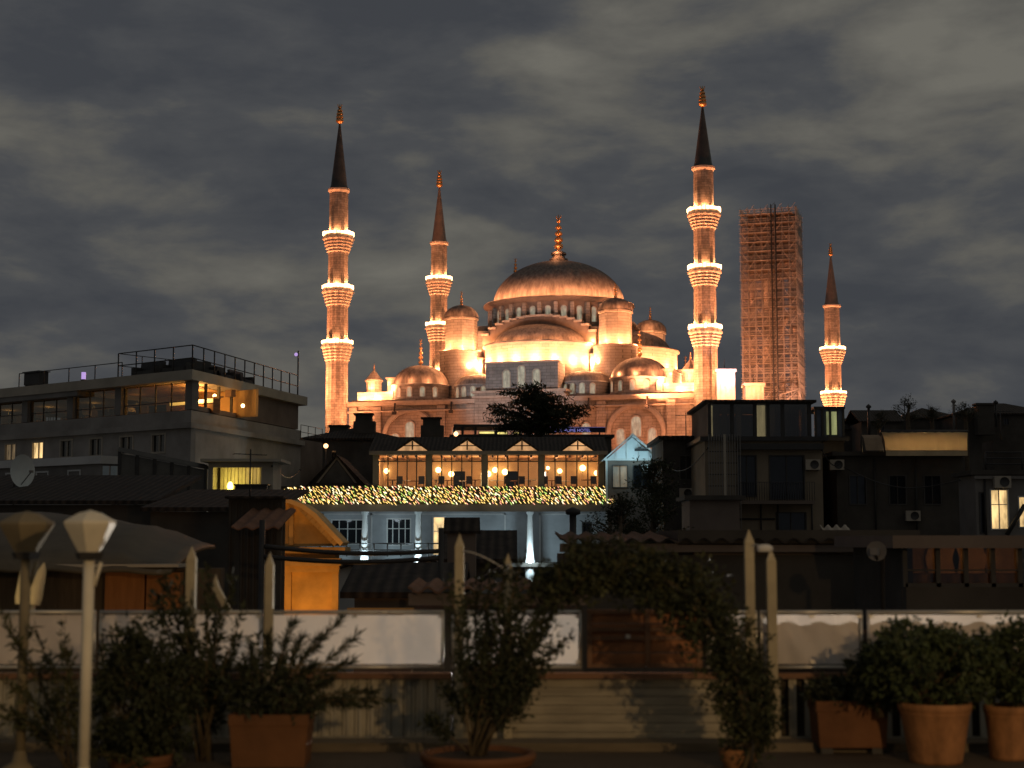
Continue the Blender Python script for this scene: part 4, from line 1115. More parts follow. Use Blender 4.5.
# ---------------------------------------------------------------- generic town house
def town_house(name, label, u0, u1, vt, d, depth, wallm, roof='flat', roofm=None, rh=1.6, wins=(), cat='house', over=0.3, vb=None, vrim=None):
    x0, x1 = X(u0, d), X(u1, d); zt = Z(vt, d); zb = ground_z(d) - 1
    t = thing(name, label, cat, (x0, d, zb)); w = x1 - x0; h = zt - zb
    holes = []
    for wn in wins:
        holes.append((X(wn[0], d) - x0, X(wn[1], d) - x0, Z(wn[3], d) - zb, Z(wn[2], d) - zb))
    m = MB().wall(0, w, 0, h, 0, 0.3, holes).box(0, .3, .303, depth, 0, h).box(w - .3, w, .303, depth, 0, h).box(.303, w - .303, depth - .3, depth, 0, h).box(.303, w - .303, .303, depth - .303, h - .3, h - .02)
    m.build('wall', wallm, t)
    for hl, wn in zip(holes, wins):
        k = wn[4] if len(wn) > 4 else 'dark'
        pane = {'dark': dark_pane, 'warm': warm_pane, 'dim': dim_pane, 'yellow': yellow_pane}[k]
        window(t, *hl, 0, (frame_dark if k == 'dark' else frame_white), pane, wn[5] if len(wn) > 5 else 1, wn[6] if len(wn) > 6 else 0, 0.07)
    rm = roofm or tile_dark
    if roof == 'flat': MB().box(-over, w + over, -over, depth + over, h + .003, h + .25).build('roof', rm, t)
    elif roof == 'hip': hip_roof(0, w, 0, depth, h + .16, rh, over).build('roof', rm, t)
    elif roof == 'gx': gable_roof(0, w, 0, depth, h + .2, rh, over).build('roof', rm, t)
    elif roof == 'gy':
        gable_roof(0, w, 0, depth, h + .02, rh, over, along='y').build('roof', rm, t)
        MB().slab([(0, 0), (w, 0), (w/2, rh - .16)], (0, .3, h), (1, 0, 0), (0, 0, 1), .3).build('gable', wallm, t)
    elif roof == 'shed':
        MB().add([(-over, -over, h + .02), (w + over, -over, h + .02), (w + over, depth, h + rh), (-over, depth, h + rh), (-over, -over, h + .16), (w + over, -over, h + .16), (w + over, depth, h + rh + .14), (-over, depth, h + rh + .14)],
                 [(3, 2, 1, 0), (4, 5, 6, 7), (0, 1, 5, 4), (1, 2, 6, 5), (2, 3, 7, 6), (3, 0, 4, 7)]).build('roof', rm, t)
    return t, x0, zb, h, w

# hotel behind the restaurant with the roof sign
t, x0, zb, h, w = town_house('hotel_block', 'dark hotel block behind the restaurant with yellow strip windows and a blue roof sign', 452, 612, 437, 160, 10, plaster_dark, 'flat', metal_dark, wins=((456, 484, 440, 452, 'dark'),), cat='hotel')
st = MB()
gx = lambda u: X(u, 160) - x0
gz = lambda v: Z(v, 160) - zb
pav = MB().box(gx(453), gx(545), 0.5, 6, gz(426.5), gz(424))
for u in (453.5, 462, 475, 496, 520, 544): pav.box(gx(u) - .12, gx(u) + .12, 0.6, 0.9, h + .25, gz(426.6))
pav.build('roof_pavilion', metal_dark, t)
for u0, u1, v0, v1 in ((479, 494, 431.0, 433.0), (496, 507, 431.5, 433.5), (481, 500, 434.5, 438.0), (503, 515, 435, 438.2), (514, 520, 431.6, 433.2)):
    f = MB().box(gx(u0) - .08, gx(u1) + .08, 1.0, 1.1, gz(v1) - .08, gz(v0) + .08).build('strip_window', frame_dark, t)
    MB().box(gx(u0), gx(u1), .95, .997, gz(v1), gz(v0)).build('pane', lit_window('strip_glow', (1.0, 0.82, 0.25), 0.9, 1.0), f)
sb = MB().box(gx(531), gx(606), -.2, -.05, gz(432.5), gz(427.0)); sbo = sb.build('sign_board', mat('navy_sign', (0.02, 0.02, 0.05), 0.5, 0.1, 1.0), t)
MB().box(gx(531), gx(606), -.26, -.203, gz(427.6), gz(427.2)).build('sign_tube', glow('blue_neon', (0.16, 0.15, 0.62), 0.35), sbo)
MB().tube([(gx(536), 0, h), (gx(536), 0, gz(430))], .08, 5).tube([(gx(600), 0, h), (gx(600), 0, gz(430))], .08, 5).build('sign_post', metal_dark, t)
fc = bpy.data.curves.new('lettering', 'FONT'); fc.body = "ANGEL'S HOME HOTEL"; fc.size = 0.62; fc.extrude = 0.02; fc.align_x = 'CENTER'
fc.materials.append(glow('blue_letter_glow', (0.30, 0.27, 0.85), 0.6))
fo_ = bpy.data.objects.new('tmp', fc)
fo = bpy.data.objects.new('lettering', bpy.data.meshes.new_from_object(fo_)); bpy.data.objects.remove(fo_); COL.objects.link(fo); fo.parent = sbo
fo.location = (gx(568.5), -.22, gz(431.9)); fo.rotation_euler = (PI/2, 0, 0); fo.scale = (.72, .72, .72)

# dark roofs and chimney stacks in front of the mosque
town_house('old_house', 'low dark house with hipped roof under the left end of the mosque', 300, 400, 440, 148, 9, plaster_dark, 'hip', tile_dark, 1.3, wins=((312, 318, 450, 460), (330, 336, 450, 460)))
for i, (u0, u1, v0, v1, d, lab) in enumerate(((420, 443, 417, 446, 150, 'squat black chimney stack in front of the mosque arch'), (352, 374, 413, 440, 150, 'broad black chimney stack at the foot of the left minaret'), (326, 350, 425, 446, 152, 'low black chimney stack left of the broad one'))):
    x0, x1 = X(u0, d), X(u1, d)
    t = thing('chimney_stack', lab, 'chimney', ((x0+x1)/2, d, ground_z(d)), 0, 'black chimney stacks before the mosque')
    hh = Z(v0, d) - ground_z(d); ww = x1 - x0
    MB().box(-ww/2, ww/2, 0, 1.4, 0, hh - .8).build('stack', plaster_dark, t)
    MB().box(-ww/2 + .2, ww/2 - .35, .15, 1.2, hh - .8, hh - .15).build('pot', plaster_dark, t)
    MB().box(-ww/2, ww/2 - .2, 0, 1.4, hh - .147, hh).build('cap', tile_dark, t)
town_house('gabled_house', 'small dark house with pointed gable left of the restaurant', 306, 366, 486, 118, 7, plaster_dark, 'gy', tile_dark, Z(455, 118) - Z(486, 118), wins=((320, 332, 490, 503), (340, 352, 490, 503)))
bb = MB(); 
# pale bargeboard on that gable
gt = bpy.data.objects['gabled_house']; ww = X(366, 118) - X(306, 118); hh = Z(486, 118) - (ground_z(118) - 1); rr = Z(455, 118) - Z(486, 118)
MB().slab([(ww*.2, rr*.1), (ww/2, rr*.86), (ww*.8, rr*.1), (ww*.84, rr*.1), (ww/2, rr*.95), (ww*.16, rr*.1)], (0, -.02, hh), (1, 0, 0), (0, 0, 1), .05).build('bargeboard', plaster_cream, gt)
MB().slab([(ww*.22, rr*.1), (ww*.78, rr*.1), (ww/2, rr*.82)], (0, -.003, hh), (1, 0, 0), (0, 0, 1), .02).build('attic_pane', mat('dusty_pane', (0.10, 0.095, 0.085), 0.25, 0.3, 1.0), gt)
for u, v, lab in ((326, 446, 'tiny amber street lamp at the right edge of the left hotel'), (456, 434, 'tiny amber wall lamp below the mosque, left of the sign')):
    d = 145; p = W(u, v, d); t = thing('small_lamp', lab, 'lamp', (p.x, d, ground_z(d)))
    hh = p.z - ground_z(d)
    MB().tube([(0, 0, 0), (0, 0, hh - .2)], .06, 6).build('pole', metal_dark, t); MB().sphere((0, -.1, hh), .22).build('globe', glow('amber_street_globe', (1.0, 0.5, 0.2), 4), t)

# right hand house with glazed roof room
def right_house():
    d = 90; u0, u1 = 706, 824
    gw = ((738, 758, 455, 497), (770, 806, 455, 500), (776, 807, 512, 545))
    t, x0, zb, h, w = town_house('balcony_house', 'narrow dark house with glazed roof room and a slit of pale curtain', u0, u1, 441, d, 9, mat('olive_plaster', (0.24, 0.195, 0.14), .9, .25, .4, bump=.15), 'flat', metal_dark, wins=gw)
    gx = lambda u: X(u, d) - x0
    gz = lambda v: Z(v, d) - zb
    zt, zf = gz(404), h + .25
    fr = MB()
    for u in (711, 734, 757, 770, 785, 812): fr.box(gx(u) - .1, gx(u) + .1, 0, .2, zf, zt)
    for x in (gx(812),):
        for y in (2, 4, 6, 8): fr.box(x - .1, x + .1, y - .1, y + .1, zf, zt)
    fr.box(gx(711), gx(812), -.05, .22, zt, zt + .2).box(gx(812)-.12, gx(812)+.12, .22, 8.1, zt, zt + .2)
    fr.build('roof_room_frame', metal_dark, t)
    MB().box(gx(711), gx(812), .1, .12, zf, zt).box(gx(812) - .02, gx(812), .13, 8, zf, zt).build('pane', clear_glass('tinted_glass', (0.45, 0.43, 0.38), 0.12), t)
    MB().box(gx(711), gx(812), 8.05, 8.2, zf, zt).box(gx(711)-.1, gx(711)-.005, .2, 8, zf, zt).build('roof_room_wall', plaster_brown, t)
    for (u, wd, y, m) in ((763.5, 10, .5, 1.5), (713.5, 4, .6, .6)):
        c = MB()
        n = 4
        for i in range(n): c.cbox((gx(u) + (i - 1.5)*wd*.058/n, y, (zf + zt)/2), (wd*.058/n*1.02, .05, zt - zf - .08), R(22 if i % 2 else -22))
        c.build('curtain', lit_window('backlit_curtain', (0.86, 0.76, 0.48), 0.75, 1.2), t)
    c = MB()
    for i in range(8): c.cbox((gx(722) + i*.42 + (1.6 if i > 3 else 0), 1.5, (zf + zt)/2), (.36, .05, zt - zf - .1), R(20 if i % 2 else -20))
    c.build('blind', plaster_brown, t)
    hip_roof(gx(711), gx(812), 0, 8.2, zt + .22, gz(394) - zt - .2, .35).build('roof', tile_dark, t)
    lamp((x0 + gx(763), d + 1.5, zb + (zf + zt)/2), 3.0, (0.9, 0.8, 0.5), .1)
    # balcony
    MB().box(gx(735), gx(812), -1.1, -.003, gz(501) - .2, gz(501)).build('balcony_slab', plaster_brown, t)
    r_ = MB(); rail(r_, [(gx(735), -1.05, gz(501)), (gx(812), -1.05, gz(501))], 1.05, .14, .018, 1); r_.build('balcony_railing', metal_dark, t)
    MB().box(gx(738), gx(824), -.55, -.003, gz(450), gz(444)).build('ledge', metal_dark, t)
    pp = MB()
    for u in (761, 778, 812): pp.tube([(gx(u), -.12, gz(540)), (gx(u), -.12, gz(503))], .05, 6)
    pp.tube([(gx(735), -.12, gz(519)), (gx(775), -.12, gz(519))], .05, 6); pp.build('drain_pipe', metal_dark, t)
    # trellis tower at the left
    tr = thing('trellis_tower', 'pale slatted trellis tower at the left side of the balcony house', 'trellis', (X(707, d), d - 1.4, zb))
    mb = MB(); x1 = X(738, d) - X(707, d); ht = gz(436)
    for i in range(13): mb.box(x1*i/12 - .025, x1*i/12 + .025, 0, .05, 0, ht)
    mb.build('slats', plaster_grey, tr)
    mb = MB()
    for i in range(18): mb.box(-.05, x1 + .05, .053, .09, ht*i/18 + .3, ht*i/18 + .36)
    mb.build('rungs', plaster_dark, tr)
    MB().box(x1*.46, x1*.54, -.06, -.003, 0, ht).build('pale_post', plaster_cream, tr)
    # annex behind with a lit curtain
    t2, xx, zb2, h2, w2 = town_house('annex_house', 'dark annex right of the balcony house with a greenish lit curtain', 818, 846, 441, 96, 8, plaster_dark, 'flat', metal_dark)
    a = MB(); zt2 = Z(409, 96) - zb2
    for i in range(5): a.box(i*w2/4 - .07, i*w2/4 + .07, 0, .14, h2 + .25, zt2)
    a.box(-.1, w2 + .1, -.1, 4, zt2, zt2 + .15); a.build('glazed_porch', metal_dark, t2)
    MB().box(0, w2, .06, .08, h2 + .25, zt2).build('pane', mat('bluish_pane', (0.05, 0.06, 0.09), 0.12, 0.3, 1.0, spec=.6), t2)
    c = MB()
    for u, wd in ((836, .20), (829.5, .09)):
        for i in range(3): c.cbox((X(u, 96) - xx + (i - 1)*wd*.5, -.16, (h2 + zt2)/2 + .1), (wd*.55, .05, (zt2 - h2)*.72), R(25 if i % 2 else -25))
    c.build('curtain', lit_window('green_curtain', (0.62, 0.66, 0.28), 0.42, 1.0), t2)
right_house()
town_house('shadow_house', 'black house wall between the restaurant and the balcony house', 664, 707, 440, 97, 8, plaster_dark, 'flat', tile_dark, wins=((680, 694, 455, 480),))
town_house('pale_annex', 'low plain annex under the trellis tower', 690, 740, 500, 86, 4, plaster_brown, 'flat', plaster_dark)
# black mass, awning house
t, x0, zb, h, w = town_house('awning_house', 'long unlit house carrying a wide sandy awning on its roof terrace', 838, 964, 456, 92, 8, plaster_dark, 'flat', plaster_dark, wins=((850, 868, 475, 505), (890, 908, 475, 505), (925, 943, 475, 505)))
def awning():
    d = 91; xa, xb = X(888, d), X(970, d); z0, z1, z2 = Z(455.5, d), Z(441, d), Z(432, d)
    t = thing('awning', 'wide sandy awning lit from below on the dark roof at right', 'awning', (xa, d, z0))
    w = xb - xa
    cl = translucent('sandy_canvas', (0.62, 0.47, 0.28), .65)
    vs = []; n = 24
    prof = [(0, 0), (-.03, .28), (.15, .32), (.25, z1 - z0), (.9, z2 - z0 + .05), (1.1, z2 - z0)]
    for p in prof:
        for i in range(n + 1): vs.append((w*i/n + (p[0]*.35 if i == n else 0), p[0] + .03*math.sin(i*1.7), p[1] + .02*math.sin(i*2.3)))
    fs = [(j*(n+1) + i, j*(n+1) + i + 1, (j+1)*(n+1) + i + 1, (j+1)*(n+1) + i) for j in range(len(prof)-1) for i in range(n)]
    MB().add(vs, fs, True).build('canvas', cl, t)
    MB().add([(w*i/n, -.05 + .02*math.sin(i*1.1), -.02) for i in range(n + 1)] + [(w*i/n, -.06, .30) for i in range(n + 1)], [(i, i+1, n+2+i, n+1+i) for i in range(n)], True).build('valance', mat('valance_canvas', (0.55, .42, .25), .85, .2, 1.0), t)
    MB().tube([(0, 1.2, z2 - z0 + .08), (w + .4, 1.2, z2 - z0 + .08)], .14, 8).build('roller_case', metal_dark, t)
    for x in (.1, w - .1): MB().tube([(x, .3, -.02), (x, 1.2, z2 - z0)], .05, 6).tube([(x, 1.2, -.5), (x, 1.2, z2 - z0)], .06, 6).build('arm', metal_dark, t)
    t2 = thing('folded_awning', 'narrow folded awning left of the wide sandy one', 'awning', (X(868, d), d, z0))
    w2 = X(886, d) - X(868, d)
    MB().add([(0, 0, .3), (w2, 0, .3), (w2, .5, z1 - z0 + .2), (0, .5, z1 - z0 + .2), (w2, 1.1, z2 - z0 - .1), (0, 1.1, z2 - z0 - .1)], [(0, 1, 2, 3), (3, 2, 4, 5)]).build('canvas', mat('dull_canvas', (0.28, 0.2, 0.13), .85, .25, 1.0), t2)
    MB().tube([(0, 1.15, -.5), (0, 1.15, z2 - z0)], .06, 6).tube([(w2, 1.15, -.5), (w2, 1.15, z2 - z0)], .06, 6).build('post', metal_dark, t2)
    for i in range(5): lamp((xa + w*(i + .5)/5, d + 1.7, z0 + .15), 150, (1.0, .66, .28), .2)
awning()
t, x0, zb, h, w = town_house('grey_house', 'grey plastered house at the right edge with one warm lit window', 977, 1060, 475, 80, 3, plaster_grey, 'flat', plaster_dark, wins=((991, 1010, 489, 530, 'warm', 1, 1), (1019, 1036, 496, 528, 'warm', 1, 0), (980, 987, 492, 534, 'dark', 0, 0)))
r_ = MB(); rail(r_, [(.5, -.2, h + .25), (w, -.2, h + .25)], .9, 1.3, .05, 3); r_.build('roof_railing', metal_dark, t)
MB().box(1.2, w, .8, 2.6, h + .25, Z(440, 80) - zb).build('roof_room', plaster_dark, t)
MB().box(X(975, 80) - x0, w, -.25, -.003, Z(479, 80) - zb, Z(476, 80) - zb).build('ledge', plaster_grey, t)
c = MB().tube([(X(1024, 80) - x0, -.3, Z(505, 80) - zb), (X(1005, 80) - x0, -.3, Z(535, 80) - zb)], .12, 6); c.build('stair_rail', metal_dark, t)
# far roofs on the skyline at right
for i, (u0, u1, v, d, lab, rf) in enumerate(((864, 905, 416, 165, 'low distant house under the skyline, left of the bare tree', 'gx'), (905, 965, 413, 170, 'distant hipped roof behind the wide sandy awning', 'hip'), (960, 1060, 409, 160, 'distant dark roof at the far right of the skyline', 'hip'), (846, 868, 424, 170, 'small distant house right of the smallest minaret', 'gx'))):
    town_house('distant_house', lab, u0, u1, v + 6, d, 8, plaster_dark, rf, tile_dark, 1.4, wins=(((u0+u1)/2 - 3, (u0+u1)/2 + 3, v + 9, v + 16),))
for u, v0, v1, d, lab in ((954, 399, 416, 160, 'slim pale chimney pipe standing on the right skyline'), (869, 404, 424, 150, 'dark vent pipe with cowl at the left of the right skyline'), (996, 400, 412, 158, 'thin stubby pipe beside the block chimney at right')):
    p0, p1 = W(u, v1, d), W(u, v0, d); t = thing('chimney_pipe', lab, 'chimney', (p0.x, d, p0.z - 1.5))
    hh = p1.z - p0.z + 1.5
    MB().tube([(0, 0, 0), (0, 0, hh - .25)], .14 if u != 996 else .09, 8).build('pipe', plaster_grey if u == 954 else metal_dark, t)
    MB().lathe((0, 0, hh - .4), [(.14, 0), (.26, .05), (.26, .2), (.02, .4)], 8).build('cowl', plaster_grey if u == 954 else metal_dark, t)
p0 = W(986, 415, 158); t = thing('block_chimney', 'blocky dark chimney on the skyline at far right', 'chimney', (p0.x, 158, p0.z - 2))
MB().box(-.85, .85, 0, 1.2, 0, Z(405, 158) - p0.z + 2).build('stack', plaster_dark, t); MB().box(-1, 1, -.15, 1.35, Z(405, 158) - p0.z + 2.003, Z(403, 158) - p0.z + 2).build('cap', plaster_dark, t)
# blue harbour lights left of the skyline houses
for u, v in ((851, 420), (858, 426), (853, 431), (862, 418)):
    d = 230; p = W(u, v, d); t = thing('street_lamp', 'tiny bluish street lamp far away beyond the roofs at right', 'street lamp', (p.x, d, ground_z(d)), 0, 'far bluish street lamps')
    MB().tube([(0, 0, 0), (0, 0, p.z - ground_z(d))], .08, 5).build('pole', metal_dark, t); MB().sphere((0, -.2, p.z - ground_z(d)), .26).build('globe', glow('bluish_street_globe', (0.35, 0.42, 0.8), 0.5), t)

# ---------------------------------------------------------------- things fixed to the house walls and roofs
def aircon(u, v, d, label, first=None):
    p = W(u, v, d)
    if first: return dup(first, p, label=label)
    t = thing('air_conditioner', label, 'air conditioner', p, 0, 'air conditioners on the house walls')
    MB().box(-.42, .42, -.36, -.05, 0, .6).build('case', plaster_cream, t)
    MB().lathe((0, 0, 0), [(.005, 0), (.22, 0), (.25, .02)], 16).build('fan_grille', metal_dark, t)
    g = [c for c in t.children if c.name.startswith('fan')][0]; g.location = (.08, -.365, .3); g.rotation_euler = (PI/2, 0, 0)
    for x in (-.3, .3): MB().box(x - .03, x + .03, -.34, 0, -.06, -.004).build('bracket', metal_dark, t)
    return t
ac = aircon(686, 498, 96.9, 'air conditioner on the black wall left of the trellis tower')
aircon(836, 470, 91.9, 'air conditioner at the left end of the awning house wall', ac)
aircon(912, 521, 91.9, 'air conditioner low on the awning house wall', ac)
aircon(1001, 488, 79.9, 'air conditioner above the warm lit window at the right', ac)
aircon(812, 470, 89.9, 'air conditioner beside the balcony of the narrow house', ac)
def antenna(u, v, d, h, label, first=None):
    p = W(u, v, d)
    if first: return dup(first, p, random.uniform(-.8, .8), label)
    t = thing('roof_antenna', label, 'antenna', p, .3, 'roof antennas')
    MB().tube([(0, 0, -.8), (0, 0, h)], .03, 5).build('mast', metal_dark, t)
    m = MB().tube([(-.7, 0, h - .2), (.7, 0, h - .2)], .02, 4)
    for i in range(6): m.tube([(-.6 + i*.24, -.28 + i*.02, h - .2), (-.6 + i*.24, .28 - i*.02, h - .2)], .012, 4)
    m.build('boom', metal_dark, t)
    return t
an = antenna(686, 438, 97, 1.6, 'comb shaped antenna on the black roof right of the glass pavilion')
antenna(698, 436, 99, 1.2, 'lower comb shaped antenna beside the roof of the balcony house', an)
antenna(905, 428, 93, 1.7, 'comb shaped antenna behind the wide sandy awning', an)
antenna(1001, 438, 82, 1.4, 'comb shaped antenna on the roof room at the far right', an)
antenna(250, 492, 58, 1.3, 'comb shaped antenna near the yellow lit room', an)
def wall_clutter(host, u_list, v0, v1, d):
    o = bpy.data.objects[host].location
    for u in u_list:
        a, b = W(u, v0, d), W(u, v1, d)
        MB().tube([(a.x - o.x, -.1, a.z - o.z), (a.x - o.x, -.1, b.z - o.z)], .055, 6).build('drain_pipe', metal_dark, bpy.data.objects[host])
wall_clutter('awning_house', (874, 915), 458, 545, 92)
wall_clutter('grey_house', (984,), 478, 545, 80)
wall_clutter('shadow_house', (699,), 442, 540, 97)

# cables slung between the houses
def cable(label, p, q, sag, r=.03):
    o = Vector(p); e = Vector(q) - o; t = thing('overhead_cable', label, 'cable', o)
    MB().tube([e*(i/16) - Vector((0, 0, sag*math.sin(PI*i/16))) for i in range(17)], r, 5).build('wire', metal_dark, t)
    for w_ in (Vector((0, 0, 0)), e): MB().sphere(w_, r*2.4, 8, 6).build('insulator', metal_dark, t)
cable('overhead cable sagging from the glass pavilion roof to the balcony house', W(660, 462, 96.8), W(708, 448, 89.8), .9)
cable('overhead cable sagging from the balcony house to the awning house', W(822, 450, 89.8), W(842, 462, 91.8), .5)
cable('long overhead cable across the wall of the awning house', W(842, 466, 91.8), W(960, 480, 79.8), .8)
cable('overhead cable from the yellow lit room towards the timber hut', W(272, 466, 83.8), W(300, 470, 117.5), .6)
# ================================================================== LOW ROOFS BELOW THE TERRACE
def px_slab(mb, pts, d, th):
    """outline given by directions at distance d, thickness th going back"""
    o = W(pts[0][0], pts[0][1], d)
    q = [W(u, v, d) for u, v in pts]
    a = sum(q[i].x*q[(i+1) % len(q)].z - q[(i+1) % len(q)].x*q[i].z for i in range(len(q)))
    if a < 0: q = q[::-1]
    return mb.slab([(p.x, p.z) for p in q], (0, d, 0), (1, 0, 0), (0, 0, 1), -th)
SOD = (1.0, 0.43, 0.075)
def ochre_gable():
    d = 44
    c = W(300, 612, d); zb = ground_z(d)
    t = thing('ochre_gable_house', 'ochre plastered house with curved pediment glowing orange under a street lamp', 'house', (0, 0, 0))
    px_slab(MB(), [(246, 547), (246, 509), (264, 502), (288, 503), (301, 508), (313, 517), (340, 546)], d, 1.0).build('pediment', plaster_ochre, t)
    cop = MB(); arc = [(264, 502), (288, 503), (301, 508), (313, 517), (340, 546)]
    up = [(u + 3, v - 3.5) for u, v in arc]
    px_slab(cop, arc + up[::-1], d - .35, 1.7).build('coping', mat('pale_ochre_trim', (0.62, 0.42, 0.18), .8, .2, 1.2, bump=.2), t)
    den = MB()
    for i in range(9):
        f = i/8; u = 303 + (336 - 303)*f; v = 507 + (541 - 507)*f
        p = W(u - 1.5, v + 1.0, d - .22); den.cbox(p, (.16, .2, .16), 0, Matrix.Rotation(R(45), 3, 'Y'))
    den.build('dentils', plaster_ochre, t)
    x0, x1 = X(248, d), X(338.5, d)
    zt, zc = W(300, 546.5, d).z, W(300, 560, d).z
    MB().box(x0, x1 + .22, d - .3, d + 1.2, zt - .18, zt - .02).build('cornice', plaster_ochre, t)
    MB().box(x0, x1 - .1, d + .1, d + 1.2, zb, zt - .183).build('wall', plaster_ochre, t)
    MB().box(X(286, d), x1 + .1, d - .30, d + .097, zc - .16, zc + .05).box(X(286, d), x1 + .04, d - .15, d + .097, zc - .34, zc - .163).build('string_course', plaster_ochre, t)
    pl = MB()
    for u in (289, 336): pl.box(X(u, d) - .09, X(u, d) + .09, d - .10, d + .097, zb, zc - .343)
    pl.build('pilaster', plaster_ochre, t)
    MB().box(X(289.5, d), X(294, d), d - .16, d - .003, W(0, 545, d).z, W(0, 512, d).z).build('pediment_pilaster', plaster_ochre, t)
    lamp((X(345, d), d - 7.5, ZC - 2.6), 380, SOD, .2, kind='SPOT', aim=(X(305, d), d, ZC - .3), cone=50)
    lamp((X(300, d), d - 1.8, ZC - 3.4), 260, SOD, .2, kind='SPOT', aim=(X(312, d), d, ZC - .6), cone=60)
    # dark timber hut in front of its left half
    t2 = thing('timber_hut', 'black timber hut hiding the left half of the orange gable', 'hut', (0, 0, 0))
    d2 = 36
    MB().box(X(228, d2), X(282, d2), d2, d2 + .5, ground_z(d2), Z(499, d2)).build('wall', plaster_dark, t2)
    b = MB()
    for i in range(10): b.box(X(229 + i*6, d2), X(229 + i*6, d2) + .04, d2 - .04, d2 - .003, ground_z(d2), Z(501, d2))
    b.build('boards', plaster_dark, t2)
    MB().box(X(226, d2), X(284, d2), d2 - .25, d2 + .6, Z(499, d2) + .003, Z(496.5, d2)).build('roof', tile_dark, t2)
    t3 = thing('lean_to_roof', 'small orange tinted lean-to roof against the black timber hut', 'roof', (0, 0, 0))
    a, b_ = W(238, 521, 34), W(284, 528, 34)
    corrugated(a.x, b_.x, 33.2, 35.9, a.z - .15, a.z + .3, .3, .03).build('tiles', mat('reddish_tiles', (0.20, 0.10, 0.06), .85, .3, 2.0), t3)
    MB().box(a.x, a.x + .1, 33.6, 33.7, ground_z(34), a.z - .2).box(b_.x - .1, b_.x, 33.6, 33.7, ground_z(34), a.z - .2).build('post', plaster_dark, t3)
ochre_gable()
lamp((X(270, 33), 32, ZC + .4), 1.6, SOD, .2)

def vaulted_shed():
    d = 23
    t = thing('vaulted_shed', 'low brown shed with a shallow vaulted roof behind the left lamp posts', 'shed', (0, 0, 0))
    arc = [(-90, 528), (-40, 516), (20, 512), (80, 515), (130, 522), (180, 533), (215, 545)]
    n = 24; back = []; front = []
    for i in range(n + 1):
        u = -90 + 305*i/n
        for (a, b) in zip(arc[:-1], arc[1:]):
            if a[0] <= u <= b[0]: v = a[1] + (b[1] - a[1])*(u - a[0])/(b[0] - a[0])
        back.append(W(u, v, d + 4)); q = W(u + 6, 566 + .02*max(0, u), d - .3); front.append(Vector((W(u, v, d + 4).x*.965, q.y, q.z)))
    vs = []; m = n + 1
    for k in range(7):
        f = k/6
        for i in range(m):
            p = back[i].lerp(front[i], f); p.z += .28*math.sin(PI*f)*(1 if i < n - 3 else .4) + .02*math.sin(i*1.3); vs.append(p)
    fs = [(k*m + i, (k+1)*m + i, (k+1)*m + i + 1, k*m + i + 1) for k in range(6) for i in range(n)]
    vs += [(p[0], p[1], p[2] - .06) for p in vs]; o = 7*m
    fs += [tuple(o + x for x in f[::-1]) for f in fs]
    fs += [(6*m + i, o + 6*m + i, o + 6*m + i + 1, 6*m + i + 1) for i in range(n)] + [((k+1)*m - 1, (k+2)*m - 1, o + (k+2)*m - 1, o + (k+1)*m - 1) for k in range(6)]
    MB().add(vs, fs, True).build('roof', mat('dull_membrane', (0.125, 0.10, 0.066), .6, .35, .8, bump=.1), t)
    MB().box(X(-90, d), X(214, d), d + .6, d + .9, 0, Z(569, d)).build('front_wall', mat('dark_brown_boards', (0.10, 0.075, 0.05), .85, .3, 1.5, stretch=(6, 6, 1)), t)
    for u0, u1 in ((100, 140), (142, 176)):
        x0, x1 = X(u0, d), X(u1, d)
        f = MB().box(x0, x1, d + .35, d + .59, Z(615, d), Z(573, d)).build('shutter', mat('orange_brown_shutter', (0.36, 0.15, 0.05), .8, .2, 1.5, stretch=(8, 8, 1)), t)
    sc = MB()
    for i in range(24): sc.sphere((X(60 + i*5.0, d), d + .5, Z(566, d)), .07, 6, 4)
    MB().box(X(55, d), X(182, d), d - .2, d + .58, Z(567, d), Z(564, d)).build('eave_board', plaster_cream, t)
    lamp((X(140, d), d - 3, ZC - .8), 20, (1, .55, .18), .15, kind='SPOT', aim=(X(138, d), d + .4, ZC - .9), cone=50)
vaulted_shed()

# assorted roofs
def simple_shed(name, label, u0, u1, v_eave, v_ridge, d, depth, wallm, roofm, kind='gx', **k):
    return town_house(name, label, u0, u1, v_eave, d, depth, wallm, kind, roofm, Z(v_ridge, d) - Z(v_eave, d), **k)
town_house('dark_house', 'black roofed house under the left hotel, behind the white satellite dish', -60, 150, 505, 58, 8, plaster_dark, 'shed', tile_dark, 1.3, wins=((52, 62, 512, 530), (96, 106, 512, 530)))
town_house('terrace_house', 'dark stepped roof house below the yellow lit room', 150, 268, 512, 54, 8, plaster_dark, 'shed', tile_dark, .9)
town_house('roof_lantern_house', 'low dark gabled house behind the tall pointed post at the centre', 449, 508, 562, 50, 5, plaster_dark, 'gx', tile_dark, Z(536, 50) - Z(562, 50))
t = thing('dark_chimney', 'dark hooded chimney standing right of the warm lit doorway', 'chimney', (X(462, 48), 48, 0))
a, b = W(448, 560, 48), W(476, 530, 48); hw = (b.x - a.x)/2
MB().box(-hw, hw, -.5, .5, ground_z(48), b.z).build('stack', plaster_brown, t)
gable_roof(-hw, hw, -.5, .5, b.z + .05, Z(520, 48) - Z(531, 48), .12, .08).build('hood', tile_dark, t)
t = thing('vent_pipe', 'black vent pipe with round cowl right of the brightest lit column', 'vent pipe', (X(573, 70), 70, 0))
MB().tube([(0, 0, ground_z(70)), (0, 0, Z(514, 70))], .16, 10).build('pipe', metal_dark, t); MB().lathe((0, 0, Z(514, 70)), [(.2, -.05), (.34, .0), (.34, .18), (.05, .3)], 12).build('cowl', metal_dark, t)
simple_shed('pale_gabled_shed', 'low shed with dark roof and bluish pale gable right of the orange gable house', 316, 384, 577, 562, 62, 5, plaster_white, tile_dark, 'gy')
